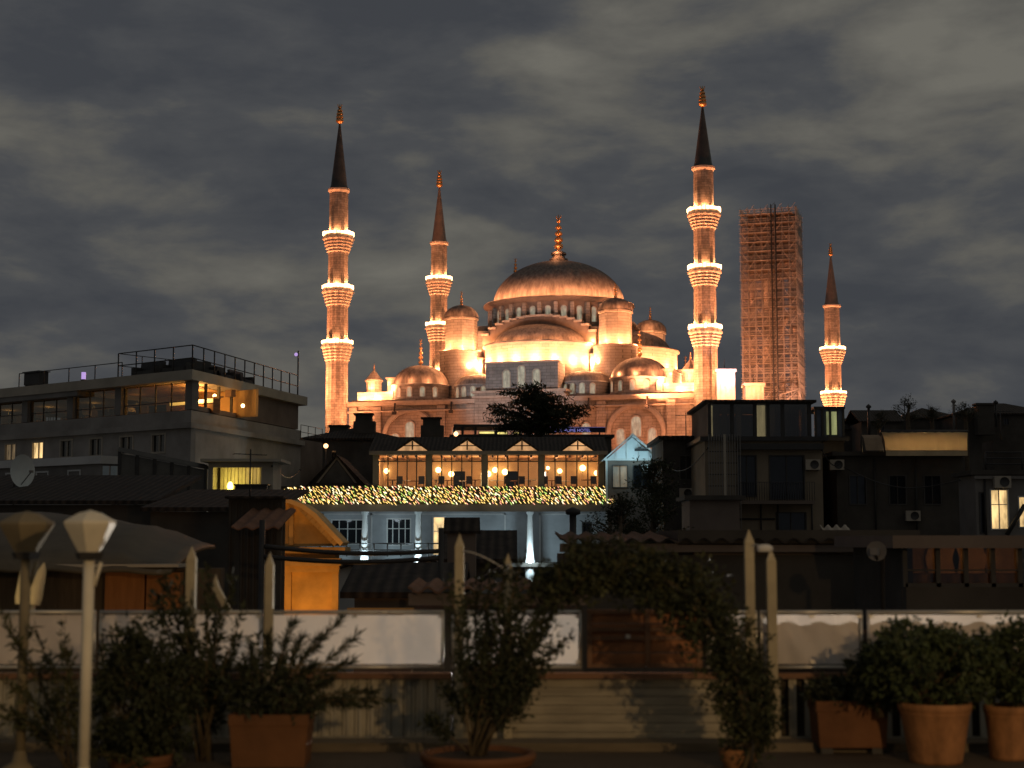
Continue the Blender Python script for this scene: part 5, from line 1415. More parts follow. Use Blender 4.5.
simple_shed('small_pale_shed', 'small pale gabled shed below the dark hooded chimney', 470, 532, 586, 567, 42, 4, plaster_white, tile_dark, 'gy')
simple_shed('middle_shed', 'low dark shed with a pale gable in front of the warm lit doorway', 405, 452, 570, 557, 60, 5, plaster_white, tile_dark, 'gy')
t, x0, zb, h, w = simple_shed('long_dark_shed', 'long black roofed shed with an orange lit eaves beam', 355, 452, 598, 573, 36, 6, plaster_brown, tile_dark, 'gx')
MB().box(-.1, w*.72, -.62, -.5, h - .34, h - .2).build('eaves_beam', plaster_ochre, t)
MB().box(w*.60, w*.63, -.5, -.4, 0, h - .35).box(w*.68, w*.70, -.5, -.4, 0, h - .35).build('post', plaster_cream, t)
lamp((X(365, 34), 33.6, ZC - 2.0), 13, SOD, .15)
# corrugated tile roofs close below the terrace
def tile_roof(label, u0, u1, v0, v1, d, depth, m, pitch=.24):
    a, b = W(u0, v0, d), W(u1, v0, d); zt = Z(v1, d + depth)
    t = thing('tile_roof', label, 'roof', (a.x, d, a.z))
    corrugated(0, b.x - a.x, 0, depth, 0, zt - a.z, pitch, .035).build('tiles', m, t)
    MB().box(.05, b.x - a.x - .05, .25, depth, ground_z(d) - a.z, -.25).build('wall', plaster_dark, t)
    MB().box(0, b.x - a.x, .1, .22, -.2, -.06).build('fascia', plaster_brown, t)
    return t
red_t = mat('weathered_tiles', (0.15, 0.085, 0.055), .85, .35, 2.0, bump=.3)
tile_roof('low wavy tiled roof just behind the white windbreak, below the small pale gable', 408, 588, 589, 580, 19, 2.2, red_t)
tile_roof('long wavy tiled roof right of the leafy arch', 560, 905, 540, 533, 26, 3.5, tile_dark, .3)
t = thing('pale_tile_canopy', 'little pale scalloped tile canopy catching light below the balcony house', 'canopy', (X(826, 40), 40, Z(537, 40)))
corrugated(0, X(856, 40) - X(826, 40), 0, .8, 0, Z(526, 40) - Z(537, 40), .22, .05).build('tiles', plaster_cream, t)
MB().box(.03, X(856, 40) - X(826, 40), .75, 1.0, -6, .2).build('bracket', plaster_dark, t)
lamp((X(842, 39), 38.9, Z(529, 39)), 2.2, (1, .8, .5), .1)
# rendered wall to the right with pale patch
t, x0, zb, h, w = town_house('rendered_house', 'low brownish rendered house under the long tiled roof', 694, 898, 545, 26.4, 3, plaster_brown, 'flat', plaster_dark, wins=((808, 832, 590, 612), (838, 862, 590, 612)))
pt = MB(); rnd = random.Random(3)
pts = [(X(u, 26.3) - x0, Z(v, 26.3) - zb) for u, v in ((786, 625), (778, 596), (783, 580), (800, 572), (828, 570), (852, 574), (870, 571), (876, 590), (872, 625))]
pt.slab(pts, (0, -.004, 0), (1, 0, 0), (0, 0, 1), .012); pt.build('bare_render_patch', mat('bare_render', (0.30, 0.27, 0.22), .95, .4, 2.0, bump=.3), t)
MB().box(0, w, -.14, -.003, Z(571, 26.4) - zb, Z(568, 26.4) - zb).build('ledge', plaster_dark, t)
# glass fronted gallery with orange chairs
def glass_gallery():
    d = 21; x0, x1 = X(905, d), X(1090, d); zt, z1, z0, zb = Z(543, d), Z(548, d), Z(587, d), 2
    t = thing('glass_gallery', 'low glass fronted gallery with dim orange interior at the right edge', 'gallery', (x0, d, 0)); w = x1 - x0
    MB().box(-.25, w, -.35, 3.4, z1, zt + .1).build('roof', plaster_brown, t)
    MB().box(0, w, 0, .2, zb, z0).box(0, w, 3, 3.2, zb, z1).box(-.003, .15, .203, 3, zb, z1).box(.2, w, .25, 3, z0 - .2, z0 - .05).build('wall', plaster_dark, t)
    f = MB()
    for u in (905, 938, 966, 993, 1020, 1048): f.box(X(u, d) - x0 - .03, X(u, d) - x0 + .03, .02, .09, z0, z1)
    f.box(0, w, .02, .09, z0, z0 + .05).box(0, w, .025, .08, Z(571, d), Z(569.5, d))
    f.build('frame', frame_dark, t)
    MB().box(0, w, .1, .11, z0 + .05, z1).build('pane', clear_glass('dim_glass', (.6, .55, .5), .06), t)
    for i, (u, dy) in enumerate(((916, .8), (932, 1.1), (945, .7), (957, 1.2), (972, .7), (984, 1.1), (1004, .8))):
        s = thing('cane_chair', f'orange round backed chair behind the gallery glass', 'chair', (X(u, d + dy), d + dy, z0 - .05), 0, 'round backed chairs in the glass gallery')
        MB().lathe((0, 0, 0), [(.17, 0), (.2, .05), (.2, .2), (.22, .22)], 12).build('seat', mat('orange_cane', (.40, .25, .12), .7, .3, 4.0), s)
        MB().slab([(-.2, .2), (.2, .2), (.24, .42), (.2, .56), (.1, .64), (-.1, .64), (-.2, .56), (-.24, .42)], (0, .2, 0), (1, 0, 0), (0, 0, 1), .05).build('backrest', mat('orange_cane', (.5, .2, .06), .7, .3, 4.0), s)
    for u in (922, 950, 980, 1008): lamp((X(u, d + 1.2), d + .42, z1 - .12), 0.9, (1, .58, .26), .08)
glass_gallery()
def dish(name, label, u, v, d, r, az, m, pole=1.6):
    p = W(u, v, d)
    t = thing('satellite_dish', label, 'satellite dish', p, az)
    mb = MB(); prof = [(max(.001, r*i/8), .22*r*(i/8)**2) for i in range(9)]
    mb.lathe((0, 0, 0), prof, 28)
    mb.v = [(x, -z_ , y) if False else (x, -zv, y) for (x, y, zv) in mb.v]
    mb.build('reflector', m, t)
    MB().tube([(0, 0, -r*.95), (0, -r*.9, -.1*r)], .02, 5).build('arm', metal_dark, t); MB().cbox((0, -r*.92, -.05*r), (.09, .16, .09)).build('feed', plaster_grey, t)
    MB().tube([(0, .05, 0), (0, .3, -.1), (0, .3, -pole)], .035, 6).build('mast', metal_dark, t)
dish('', 'pale bluish satellite dish at the far left below the grey hotel', 20, 471, 62, .66, R(62), mat('dish_paint', (.58, .64, .66), .5, .1, 2.0), 4)
dish('', 'small satellite dish beside the glass fronted gallery', 877, 551, 20.4, .13, R(-25), plaster_grey, 3)
t = thing('window_blind', 'pale cool coloured blind below the hotel near the satellite dish', 'blind', (X(112, 70), 70, ground_z(70)))
for u in (104, 112): MB().box(X(u, 70) - X(112, 70) - .14, X(u, 70) - X(112, 70) + .14, 0, .1, Z(492, 70) - ground_z(70), Z(466, 70) - ground_z(70)).build('blind', mat('cool_blind', (.42, .5, .54), .7, .15, 2.0), t)
MB().box(-.1, .1, .103, .3, 0, Z(468, 70) - ground_z(70)).build('post', plaster_dark, t)
# black cables crossing before the orange gable
t = thing('cable_bundle', 'two black sagging cables crossing in front of the orange gable', 'cables', W(262, 546, 30))
o = W(262, 546, 30); e1_, e2_ = W(441, 551, 30) - o, W(441, 558, 30) - o
for e_, dz in ((e1_, 0), (e2_, -.2)):
    pts = [(e_.x*i/14, 0, dz + (e_.z - dz)*i/14 - .09*math.sin(PI*i/14)) for i in range(15)]
    MB().tube(pts, .045, 6).build('cable', metal_dark, t)
MB().tube([(0, 0, -9), (0, 0, .5)], .06, 6).tube([(e1_.x, 0, -9), (e1_.x, 0, .35)], .06, 6).build('pole', metal_dark, t)

# ================================================================== TREES
leaf_dark = mat('dark_foliage', (0.034, 0.040, 0.018), 0.75, 0.45, 6.0)
leaf_olive = mat('olive_foliage', (0.06, 0.062, 0.025), 0.7, 0.5, 9.0)
leaf_green = mat('green_foliage', (0.046, 0.062, 0.024), 0.65, 0.5, 9.0)
bark = mat('bark', (0.10, 0.075, 0.05), 0.95, 0.35, 6.0, bump=.4)
stem_m = mat('woody_stem', (0.12, 0.09, 0.05), 0.9, 0.3, 8.0)
def rvec(r, k=1.0):
    while True:
        v = Vector((r.uniform(-1, 1), r.uniform(-1, 1), r.uniform(-1, 1)*k))
        if 0.01 < v.length <= 1: return v
def puff(mb, r, c, rad, n, ln, wd, flat=1.0, droop=0.0):
    for _ in range(n):
        v = rvec(r); v = Vector((v.x*rad, v.y*rad, v.z*rad*flat))
        d_ = rvec(r) + v.normalized()*.6; d_.z -= droop
        mb.leaf(Vector(c) + v, d_, rvec(r), ln*r.uniform(.6, 1.3), wd*r.uniform(.7, 1.3))
def cedar():
    r = random.Random(11); d = 135
    px = lambda u, v: W(u, v, d)
    base = W(538, 440, d); zb = ground_z(d); o = Vector((base.x, d, zb))
    t = thing('cedar_tree', 'dark spreading cedar silhouetted against the middle of the mosque', 'tree', o)
    top = W(532, 388, d) - o
    tr = MB().tube([(0, 0, 0), (.1, 0, top.z*.6), (-.3, 0, top.z)], [.5, .35, .08], 8)
    fo = MB()
    sprays = [(498, 413), (505, 406), (500, 420), (515, 402), (512, 391), (521, 395), (530, 388), (540, 393), (548, 397), (556, 401), (563, 405), (570, 409), (577, 415), (520, 412), (533, 405), (545, 408), (555, 413), (568, 420), (510, 421), (527, 420), (540, 421), (553, 423), (572, 424), (492, 408), (580, 412), (536, 398), (550, 404), (560, 412), (545, 415), (525, 428), (550, 430), (505, 427)]
    for (u, v) in sprays:
        e = W(u, v, d) - o; e.y = r.uniform(-2.2, 2.2)
        s = Vector((e.x*.08, 0, e.z - .3 - abs(e.x)*.22))
        m_ = s.lerp(e, .55) + Vector((0, 0, .25))
        tr.tube([s, m_, e], [.12, .08, .03], 5)
        for k in range(16):
            f = r.uniform(.35, 1.1); c = s.lerp(e, f) + Vector((r.gauss(0, .5), r.gauss(0, .8), r.gauss(0, .05)))
            puff(fo, r, c, .5, 22, .42, .09, .16)
    tr.build('trunk', bark, t); fo.build('crown', leaf_dark, t)
cedar()
def leafy_tree(label, u, v_top, v_bot, d, rx, seed, m, dens=1.0, name='tree', tall=1.0, fine=1.0):
    r = random.Random(seed); zb = ground_z(d); b = W(u, v_bot, d); o = Vector((b.x, d, zb))
    t = thing(name, label, 'tree', o)
    zt = Z(v_top, d) - zb; zl = max(0.5, Z(v_bot, d) - zb)
    tr = MB().tube([(0, 0, 0), (r.uniform(-.2, .2), 0, zl), (0, 0, zt*.96)], [.06*zt**.6, .045*zt**.6, .02], 7)
    fo = MB(); R_ = rx
    n = int(26*dens)
    for i in range(n):
        q = r.uniform(0, 2*PI); f = (i + .5)/n; hgt = zl + (zt - zl)*f
        w = R_*math.sin(PI*min(1, .22 + .78*f))**.7*r.uniform(.35, 1.05)
        e = Vector((w*math.cos(q), w*math.sin(q)*.8, hgt + r.uniform(-.3, .3)))
        s = Vector((0, 0, max(zl*.8, hgt - w*.7)))
        tr.tube([s, s.lerp(e, .5) + Vector((0, 0, .1)), e], [.05, .035, .012], 5)
        for k in range(6):
            c = s.lerp(e, r.uniform(.5, 1.05)) + rvec(r)*.3*R_*.5
            puff(fo, r, c, .2*R_, int(20*fine), .16*R_*.6, .07*R_*.5, .75)
    tr.build('trunk', bark, t); fo.build('crown', m, t)
    return t
leafy_tree('dark bushy tree in front of the glass pavilion at the end of the restaurant', 655, 462, 545, 74, 1.9, 3, leaf_dark, 1.5, tall=1)
leafy_tree('dark low tree beneath the restaurant canopy, behind the leafy arch', 622, 500, 560, 66, 1.6, 4, leaf_dark, 1.3)
leafy_tree('wispy bare looking tree on the right skyline', 909, 399, 416, 150, 1.7, 8, leaf_dark, .8, fine=.35)
leafy_tree('feathery tree at the far right of the skyline', 966, 404, 416, 148, 1.6, 9, leaf_dark, .8, fine=.4)
leafy_tree('small bushy tree on the skyline between the pipe and the bare tree', 932, 407, 417, 152, 1.3, 12, leaf_dark, .8, fine=.5)
leafy_tree('low dark tree left of the wide sandy awning', 880, 412, 425, 140, 1.2, 13, leaf_dark, .8, fine=.5)

# ================================================================== TERRACE
FZ = ZC - 1.43
struct(MB().box(-14, 14, -4, 11.42, FZ - .3, FZ), 'terrace_floor', mat('brown_deck', (0.085, 0.065, 0.045), 0.8, 0.3, 1.5, stretch=(1, 8, 1)))
DP = 11.1
px = lambda u, d=DP: X(u, d, 640)
ptop, pbot = Z(612, DP), Z(667, DP)
vinyl = translucent('white_vinyl', (0.74, 0.66, 0.58), 0.30)
chrome = mat('pale_metal_tube', (0.55, 0.52, 0.46), 0.35, 0.1, 3.0, metal=.5)
def windbreak(u0, u1, label, m=None):
    a, b = px(u0), px(u1); t = thing('windbreak_panel', label, 'windbreak', (a, DP, pbot), 0, 'white windbreak panels along the terrace')
    w = b - a; h = ptop - pbot
    n = 30; vs = []; fs = []; rr = random.Random(int(u0) + 99)
    for j in range(7):
        for i in range(n + 1):
            vs.append((.02 + (w - .04)*i/n, .010*math.sin(i*.8 + j) + .012*math.sin(i*.31 + j*.9) + rr.uniform(-.005, .005), .02 + (h - .04)*j/6))
    for j in range(6):
        for i in range(n): fs.append((j*(n+1)+i, j*(n+1)+i+1, (j+1)*(n+1)+i+1, (j+1)*(n+1)+i))
    MB().add(vs, fs, True).build('sheet', m or vinyl, t)
    MB().tube([(0, -.02, h), (w, -.02, h)], .014, 8).tube([(0, -.02, .0), (w, -.02, 0)], .012, 8).build('rail', chrome, t)
    for x in (.008, w - .008):
        MB().tube([(x, -.02, 0), (x, -.02, h)], .011, 8).build('upright', chrome, t)
    for x in (.025, w - .025, w*.5):
        for z in (h - .03, .04): MB().cbox((x, -.035, z), (.035, .014, .018)).build('clip', chrome, t)
windbreak(-70, 96, 'white windbreak panel at the far left behind the lamp posts')
windbreak(100, 262, 'white windbreak panel behind the dark round shrub')
windbreak(266, 444, 'white windbreak panel below the orange gable, left of the sparse shrub')
windbreak(452, 581, 'white windbreak panel half hidden by the sparse shrub')
windbreak(706, 757, 'narrow white windbreak panel just right of the leafy arch')
windbreak(760, 862, 'white windbreak panel behind the twin pointed posts')
windbreak(867, 1090, 'white windbreak panel behind the big round potted shrub')
# wooden gate panel under the arch
def gate():
    a, b = px(587), px(702); w = b - a; h = ptop - pbot + .02
    t = thing('wooden_gate', 'brown wooden gate panel under the leafy arch', 'gate', (a, DP - .03, pbot))
    p = MB()
    for i in range(4): p.box(.03, w - .03, 0, .02, h*i/4 + .006, h*(i + 1)/4 - .002)
    p.build('boards', mat('gate_wood', (0.30, 0.12, 0.045), .6, .3, 2.0, stretch=(1, 6, 8), bump=.2), t)
    f = MB()
    for x in (0, w*.5, w - .04): f.box(x, x + .035, -.02, -.002, 0, h)
    for z in (.0, h*.47, h*.62, h - .03): f.box(.036, w*.5 - .002, -.018, -.002, z, z + .028).box(w*.5 + .037, w - .042, -.018, -.002, z, z + .028)
    f.build('frame', wood_brown, t)
    MB().box(w*.33, w*.33 + .034, -.03, -.02, h*.50, h*.57).build('latch', chrome, t); MB().box(w*.86, w*.86 + .022, -.03, -.02, h*.50, h*.55).build('hinge', chrome, t)
gate()
# fence under the panels
fence_m = mat('painted_fence_boards', (0.42, 0.38, 0.29), .75, .28, 2.2, stretch=(9, 3, 1.2), bump=.15)
fence_h = mat('painted_horizontal_boards', (0.34, 0.30, 0.22), .75, .3, 2.2, stretch=(1.0, 3, 9), bump=.15)
def fence(name, label, u0, u1, kind):
    a, b = px(u0), px(u1); t = thing(name, label, 'fence', (a, DP, FZ)); w = b - a; h = pbot - FZ - .03
    m = MB(); r = random.Random(int(u0) + 500)
    if kind == 'v':
        n = int(w/.085)
        for i in range(n): m.box(w*i/n + .003, w*(i+1)/n - .003, r.uniform(-.006, .006), .02, .06, h - .05).box(w*(i+.5)/n - .012, w*(i+.5)/n + .012, -.016, -.0065, .06, h - .05)
    elif kind == 'h':
        n = 7
        for i in range(n): m.box(0, w, r.uniform(-.003, .003), .02, .03 + (h - .08)*i/n, .03 + (h - .08)*(i+1)/n - .004)
    else:
        n = int(w/.11)
        for i in range(n): m.box(w*i/n + .03, w*(i+1)/n - .03, -.01, .015, .06, h - .05)
    m.build('boards', fence_h if kind == 'h' else fence_m, t)
    MB().box(0, w, -.05, .045, h - .047, h - .01).build('cap_rail', wood_brown, t)
    MB().box(0, w, -.03, .03, 0.0, .055 if kind != 'h' else .026).build('bottom_rail', fence_m, t)
    bk = MB().box(0, w, .05, .09, .06, h - .06); bk.build('backing', mat('dark_backing', (.06, .05, .035), .9, .3, 2), t)
fence('board_fence', 'low fence of upright cream boards at the left of the terrace', -80, 452, 'v')
fence('horizontal_fence', 'low fence of horizontal boards under the wooden gate', 455, 733, 'h')
fence('slat_fence', 'low fence of spaced upright slats behind the terracotta pots', 736, 1100, 's')
# step in front of the fence
tag(MB().box(px(-80), px(1100), 10.72, 11.0, FZ + .001, FZ + .06).build('timber_kerb', mat('grey_timber', (.15, .12, .08), .85, .3, 2.0, stretch=(1, 6, 6)), ), 'low timber kerb running along the foot of the terrace fences', 'kerb')
# pointed posts
post_m = mat('pale_post_paint', (0.42, 0.36, 0.24), .7, .18, 3.0, bump=.1)
def picket(u, v0, v1, wd, label, d=11.0, lean=0.0):
    a, b = W(u, v1, d), W(u, v0, d); t = thing('pointed_post', label, 'post', a, 0, 'pale pointed posts along the terrace')
    w = wd*d/F/2; h = b.z - a.z; dx = lean
    m = MB().add([(-w, -w, 0), (w, -w, 0), (w, w, 0), (-w, w, 0), (dx - w, -w, h - .09), (dx + w, -w, h - .09), (dx + w, w, h - .09), (dx - w, w, h - .09)], [(3, 2, 1, 0), (0, 1, 5, 4), (1, 2, 6, 5), (2, 3, 7, 6), (3, 0, 4, 7)])
    m.build('shaft', post_m, t)
    MB().add([(dx - w, -w, h - .09), (dx + w, -w, h - .09), (dx + w, w, h - .09), (dx - w, w, h - .09), (dx, 0, h)], [(0, 1, 4), (1, 2, 4), (2, 3, 4), (3, 0, 4)]).build('point', post_m, t)
picket(459, 533, 745, 9, 'tall pale post with pointed top at the left of the sparse shrub')
picket(508, 553, 745, 8, 'shorter pale post rising out of the sparse shrub')
picket(752, 529, 745, 9, 'tall pale post with pointed top right of the leafy arch')
picket(774, 548, 745, 9, 'shorter pale post beside the tall one right of the leafy arch')
picket(267, 552, 745, 8, 'pale pointed post left of the orange gable')
picket(188, 546, 745, 9, 'pale post among the leaves right of the lamp posts')
picket(228, 574, 610, 7, 'short leaning pale post left of the orange gable', lean=-.09)
# cable and clamp lamp
a = W(463, 551, 10.95); t = thing('slack_cable', 'thin pale cable slung between two pointed posts over the sparse shrub', 'cable', a)
e = W(507, 571, 10.95) - a
tag(t, t['label'], 'cable'); MB().tube([(e.x*i/8, 0, e.z*(i/8)**1.6) for i in range(9)], .005, 5).build('wire', chrome, t)
a = W(765, 549, 10.9); t = thing('clamp_lamp', 'small pale spotlight clamped between the twin posts', 'spotlight', a)
MB().lathe((0, 0, 0), [(.001, -.02), (.02, -.02), (.024, .012), (.014, .03), (.001, .034)], 10, sx=2.4).build('head', plaster_white, t); MB().tube([(-.08, .02, .03), (0, 0, .02), (.06, .02, .0)], .007, 5).build('bracket', chrome, t)
# lamp posts at left
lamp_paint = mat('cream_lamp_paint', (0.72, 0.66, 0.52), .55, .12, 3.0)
def lamp_post(u, d, v0, v1, vb, w_px, label, m):
    z1, zs, z0 = Z(v0, d), Z(v0 + 11, d), Z(v1, d); x = X(u, d, 530); r = w_px*d/F/2
    t = thing('lamp_post', label, 'lamp post', (x, d, FZ), 0, 'cream lantern posts at the left of the terrace')
    H = lambda z: z - FZ
    MB().lathe((0, 0, 0), [(.002, H(z1)), (r*.45, H(z1) - .018), (r*.98, H(zs)), (r, H(zs) - .015), (r*.93, H(zs) - .04), (r*.42, H(z0)), (.002, H(z0))], 6, False, a0=R(30), a1=R(390)).build('lantern', m, t)
    MB().lathe((0, 0, 0), [(r*.45, H(z0) - .045), (r*.55, H(z0) - .002), (.002, H(z0) - .002)], 6, False).build('collar', metal_dark, t)
    MB().tube([(0, 0, 0), (0, 0, H(z0) - .003)], .033, 10).build('post', m, t)
    MB().lathe((0, 0, 0), [(.11, 0), (.11, .02), (.05, .05), (.034, .12)], 12).build('base', m, t)
    MB().tube([(.033, 0, H(z0) - .2), (.07, 0, H(z0) - .06)], .012, 6).build('brace', m, t)
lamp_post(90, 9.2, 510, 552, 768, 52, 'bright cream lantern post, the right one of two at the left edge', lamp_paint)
lamp_post(27, 9.9, 511, 552, 768, 54, 'dim lantern post at the left edge, left of the brighter one', mat('dimmed_lamp_paint', (0.22, 0.18, 0.11), .7, .2, 3.0))  # darker copy of the cream paint, its dimmer light put into the colour
# folded parasols behind them
for i, (u, lean) in enumerate(((22, .02), (33, .10))):
    a = W(u, 604, 12.2); t = thing('folded_parasol', ('upright' if i == 0 else 'tilted') + ' narrow folded pale parasol behind the dim lantern post', 'parasol', (a.x, 12.2, FZ - 1.5), 0)
    h0 = a.z - FZ + 1.5
    MB().tube([(0, 0, 0), (0, 0, h0)], .018, 6).build('pole', chrome, t)
    c = MB().lathe((0, 0, 0), [(.045, 0), (.05, .05), (.03, .26), (.004, .33)], 10, rib=.2).build('canopy', mat('pale_parasol_cloth', (.62, .52, .34), .85, .12, 4.0), t)
    c.location = (0, 0, h0); c.rotation_euler = (0, lean*2.4, 0)
lamp((X(4, 12), 11.9, ZC - .42), .9, (1.0, .72, .3), .05)

# ---------------------------------------------------------------- plants and pots
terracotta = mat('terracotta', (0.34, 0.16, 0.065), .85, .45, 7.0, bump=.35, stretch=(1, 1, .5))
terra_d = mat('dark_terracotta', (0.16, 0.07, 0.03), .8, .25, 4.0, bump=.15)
soil = mat('potting_soil', (0.05, 0.035, 0.025), .95, .3, 10)
def pot_round(u, d, rt, rb, zt, label, m=None, zb=FZ):
    t = thing('plant_pot', label, 'pot', (X(u, d, 720), d, zb)); h = zt - zb
    MB().lathe((0, 0, 0), [(.002, 0), (rb, 0), (rb*1.02, .02), (rt*.94, h - .075), (rt*.955, h - .07), (rt*.97, h - .062), (rt*.95, h - .055), (rt, h - .048), (rt*1.02, h - .02), (rt, h), (rt*.9, h), (rt*.86, h - .03)], 40).build('bowl', m or terracotta, t)
    MB().lathe((0, 0, h - .03), [(.002, .012), (rt*.5, .008), (rt*.88, 0)], 20).build('soil', soil, t)
    return t
def planter_rect(u0, u1, d, vt, vb, dy, label, m=None, legs=False):
    a, b = X(u0, d, 720), X(u1, d, 720); zt, zb = Z(vt, d), max(FZ + .002, Z(vb, d))
    t = thing('planter_box', label, 'planter', ((a+b)/2, d, zb)); w = (b - a)/2; h = zt - zb
    k = .9
    def loop(w_, y_, z): return [(-w_, -y_, z), (w_, -y_, z), (w_, y_, z), (-w_, y_, z)]
    vs = loop(w*k, dy*k, 0) + loop(w*.97, dy*.97, h - .07) + loop(w, dy, h - .068) + loop(w, dy, h) + loop(w*.92, dy*.88, h) + loop(w*.92, dy*.88, h - .03)
    fs = [(3, 2, 1, 0)] + [(j*4 + i, j*4 + (i+1) % 4, j*4 + 4 + (i+1) % 4, j*4 + 4 + i) for j in range(5) for i in range(4)]
    MB().add(vs, fs).build('box', m or terra_d, t)
    MB().box(-w*.91, w*.91, -dy*.87, dy*.87, h - .05, h - .028).build('soil', soil, t)
    if legs:
        for s in (-1, 1): MB().box(s*w*.7 - .04, s*w*.7 + .04, -dy*.8, dy*.8, FZ - zb + .001, -.002).build('foot', metal_dark, t)
    return t
def plant(name, label, cat, o, stems, leafm, clumps, leaf, seed, stem_r=.006):
    """stems: list of point lists (local); clumps: (centre, radius, count, flat)"""
    r = random.Random(seed); t = thing(name, label, cat, o)
    s = MB()
    for pts in stems: s.tube(pts, [stem_r*(1 - .6*i/(len(pts) - 1)) for i in range(len(pts))], 5)
    s.build('stems', stem_m, t)
    f = MB()
    for c, rad, n, flat in clumps: puff(f, r, c, rad, n, leaf[0], leaf[1], flat, .1)
    f.build('foliage', leafm, t)
    return t
# big round pot and its box shrub
pot_round(935, 10.25, .233, .165, Z(702, 10.25), 'large terracotta pot with banded rim holding the round shrub')
def round_shrub(label, u, vc, d, rx, rz, base_v, seed, n=150, m=None, leaf=(.05, .022)):
    r = random.Random(seed); c = W(u, vc, d); b = W(u, base_v, d); o = Vector((c.x, d, max(FZ + .06, b.z - .04)))
    cz = c.z - o.z; stems = []; cl = []
    for i in range(n):
        q = r.uniform(0, 2*PI); f = math.acos(r.uniform(-1, 1)); k = r.uniform(.45, 1.0)**.6 * (1 + .12*math.sin(3*q + seed) + r.uniform(-.05, .12))
        p = Vector((rx*k*math.sin(f)*math.cos(q), rx*.8*k*math.sin(f)*math.sin(q), cz + rz*k*math.cos(f)))
        if p.z < .02: p.z = .02 + r.uniform(0, .08)
        cl.append((p, r.uniform(.04, .085), r.randint(26, 44), .8))
        if i % 4 == 0: stems.append([(r.uniform(-.03, .03), r.uniform(-.03, .03), -.02), (p.x*.35, p.y*.35, p.z*.5), p[:]])
    return plant('round_shrub', label, 'shrub', o, stems, m or leaf_green, cl, leaf, seed)
round_shrub('big round leafy shrub in the large banded terracotta pot', 925, 664, 10.25, .40, .26, 704, 21, 190)
round_shrub('darker round shrub leaning on the left of the big one', 880, 672, 10.5, .17, .22, 708, 22, 60, leaf_dark)
pot_round(1008, 10.4, .155, .12, Z(705, 10.4), 'terracotta pot cut by the right edge of the view', None)
round_shrub('leafy shrub in the pot at the right edge', 1016, 663, 10.4, .24, .24, 706, 23, 110)
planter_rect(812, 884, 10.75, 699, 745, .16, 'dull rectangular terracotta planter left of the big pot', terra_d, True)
r = random.Random(31); o = W(848, 700, 10.75)
plant('low_plant', 'low dark plant filling the dull rectangular planter', 'plant', (o.x, 10.75, o.z - .03), [[(x, 0, -.01), (x*1.1, r.uniform(-.05, .05), .1)] for x in (-.18, -.1, 0, .1, .18)], leaf_dark, [(Vector((r.uniform(-.24, .24), r.uniform(-.1, .1), r.uniform(.02, .15))), .07, 36, .7) for _ in range(34)], (.06, .025), 32)
# left planter with bush and needle sprays
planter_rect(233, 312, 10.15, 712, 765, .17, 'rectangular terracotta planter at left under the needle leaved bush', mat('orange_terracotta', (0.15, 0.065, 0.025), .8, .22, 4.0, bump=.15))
def needle_bush():
    r = random.Random(41); d = 10.15; b = W(272, 713, d); o = Vector((b.x, d, b.z - .03)); t = thing('needle_bush', 'bush with needle leaved sprays in the left terracotta planter', 'bush', o)
    s = MB(); f = MB()
    ends = [(338, 622), (318, 640), (350, 662), (372, 690), (340, 700), (362, 706), (330, 680), (300, 640), (290, 626), (268, 640), (280, 660), (250, 650), (242, 668), (230, 690), (310, 668), (255, 680), (300, 690), (285, 676), (352, 640), (384, 700), (322, 704)]
    for u, v in ends:
        e = W(u, v, d) - o; e.y = r.uniform(-.15, .15); a = Vector((r.uniform(-.06, .06), r.uniform(-.05, .05), -.01)); m_ = a.lerp(e, .55) + Vector((0, 0, .06))
        s.tube([a, m_, e], [.008, .006, .003], 5)
        for k in range(130):
            g = r.uniform(.55, 1.04); c = m_.lerp(e, (g - .5)*2) if g > .5 else a.lerp(m_, g*2)
            ax = (e - m_).normalized()
            dr = ax*.9 + rvec(r)*1.0
            f.leaf(c + rvec(r)*.012, dr, rvec(r), r.uniform(.045, .1), .009)
    for _ in range(46):
        c = Vector((r.gauss(-.02, .16), r.gauss(0, .1), abs(r.gauss(.1, .14)))); puff(f, r, c, .07, 34, .055, .02)
    s.build('stems', stem_m, t); f.build('foliage', leaf_dark, t)
needle_bush()
# dark round shrub at left
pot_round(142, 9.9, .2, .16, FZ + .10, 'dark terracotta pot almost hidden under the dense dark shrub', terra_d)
round_shrub('dense dark dome shaped shrub beside the bright lantern post', 140, 702, 9.9, .30, .46, 768, 51, 230, leaf_dark)
# airy plants at the left
def airy(name, label, cat, u, v, d, ends, seed, m, per=60, leaf=(.055, .012), bend=.12, rs=.006, spread=.04, g0=.3):
    r = random.Random(seed); b = W(u, v, d); o = Vector((b.x, d, max(FZ, b.z))); t = thing(name, label, cat, o); s = MB(); f = MB()
    for (eu, ev) in ends:
        e = W(eu, ev, d) - o; e.y = r.uniform(-.2, .2); a = Vector((r.uniform(-.05, .05), r.uniform(-.05, .05), 0)); m_ = a.lerp(e, .5) + Vector((-e.x*r.uniform(-.05, .3), r.uniform(-.05, .05), bend*r.uniform(.3, 1.5)))
        pts = [a.lerp(m_, k/4).lerp(m_.lerp(e, k/4), k/4) for k in range(5)]
        s.tube(pts, [rs, rs*.85, rs*.7, rs*.55, rs*.3], 5)
        for k in range(per):
            g = r.uniform(g0, 1.03)*4; i = min(3, int(g)); c = pts[i].lerp(pts[i+1], g - i)
            ax = (pts[i+1] - pts[i]).normalized(); f.leaf(c + rvec(r)*spread*r.random(), ax*.5 + rvec(r), rvec(r), leaf[0]*r.uniform(.5, 1.5), leaf[1]*r.uniform(.6, 1.4))
    s.build('stems', stem_m, t); f.build('foliage', m, t); return t
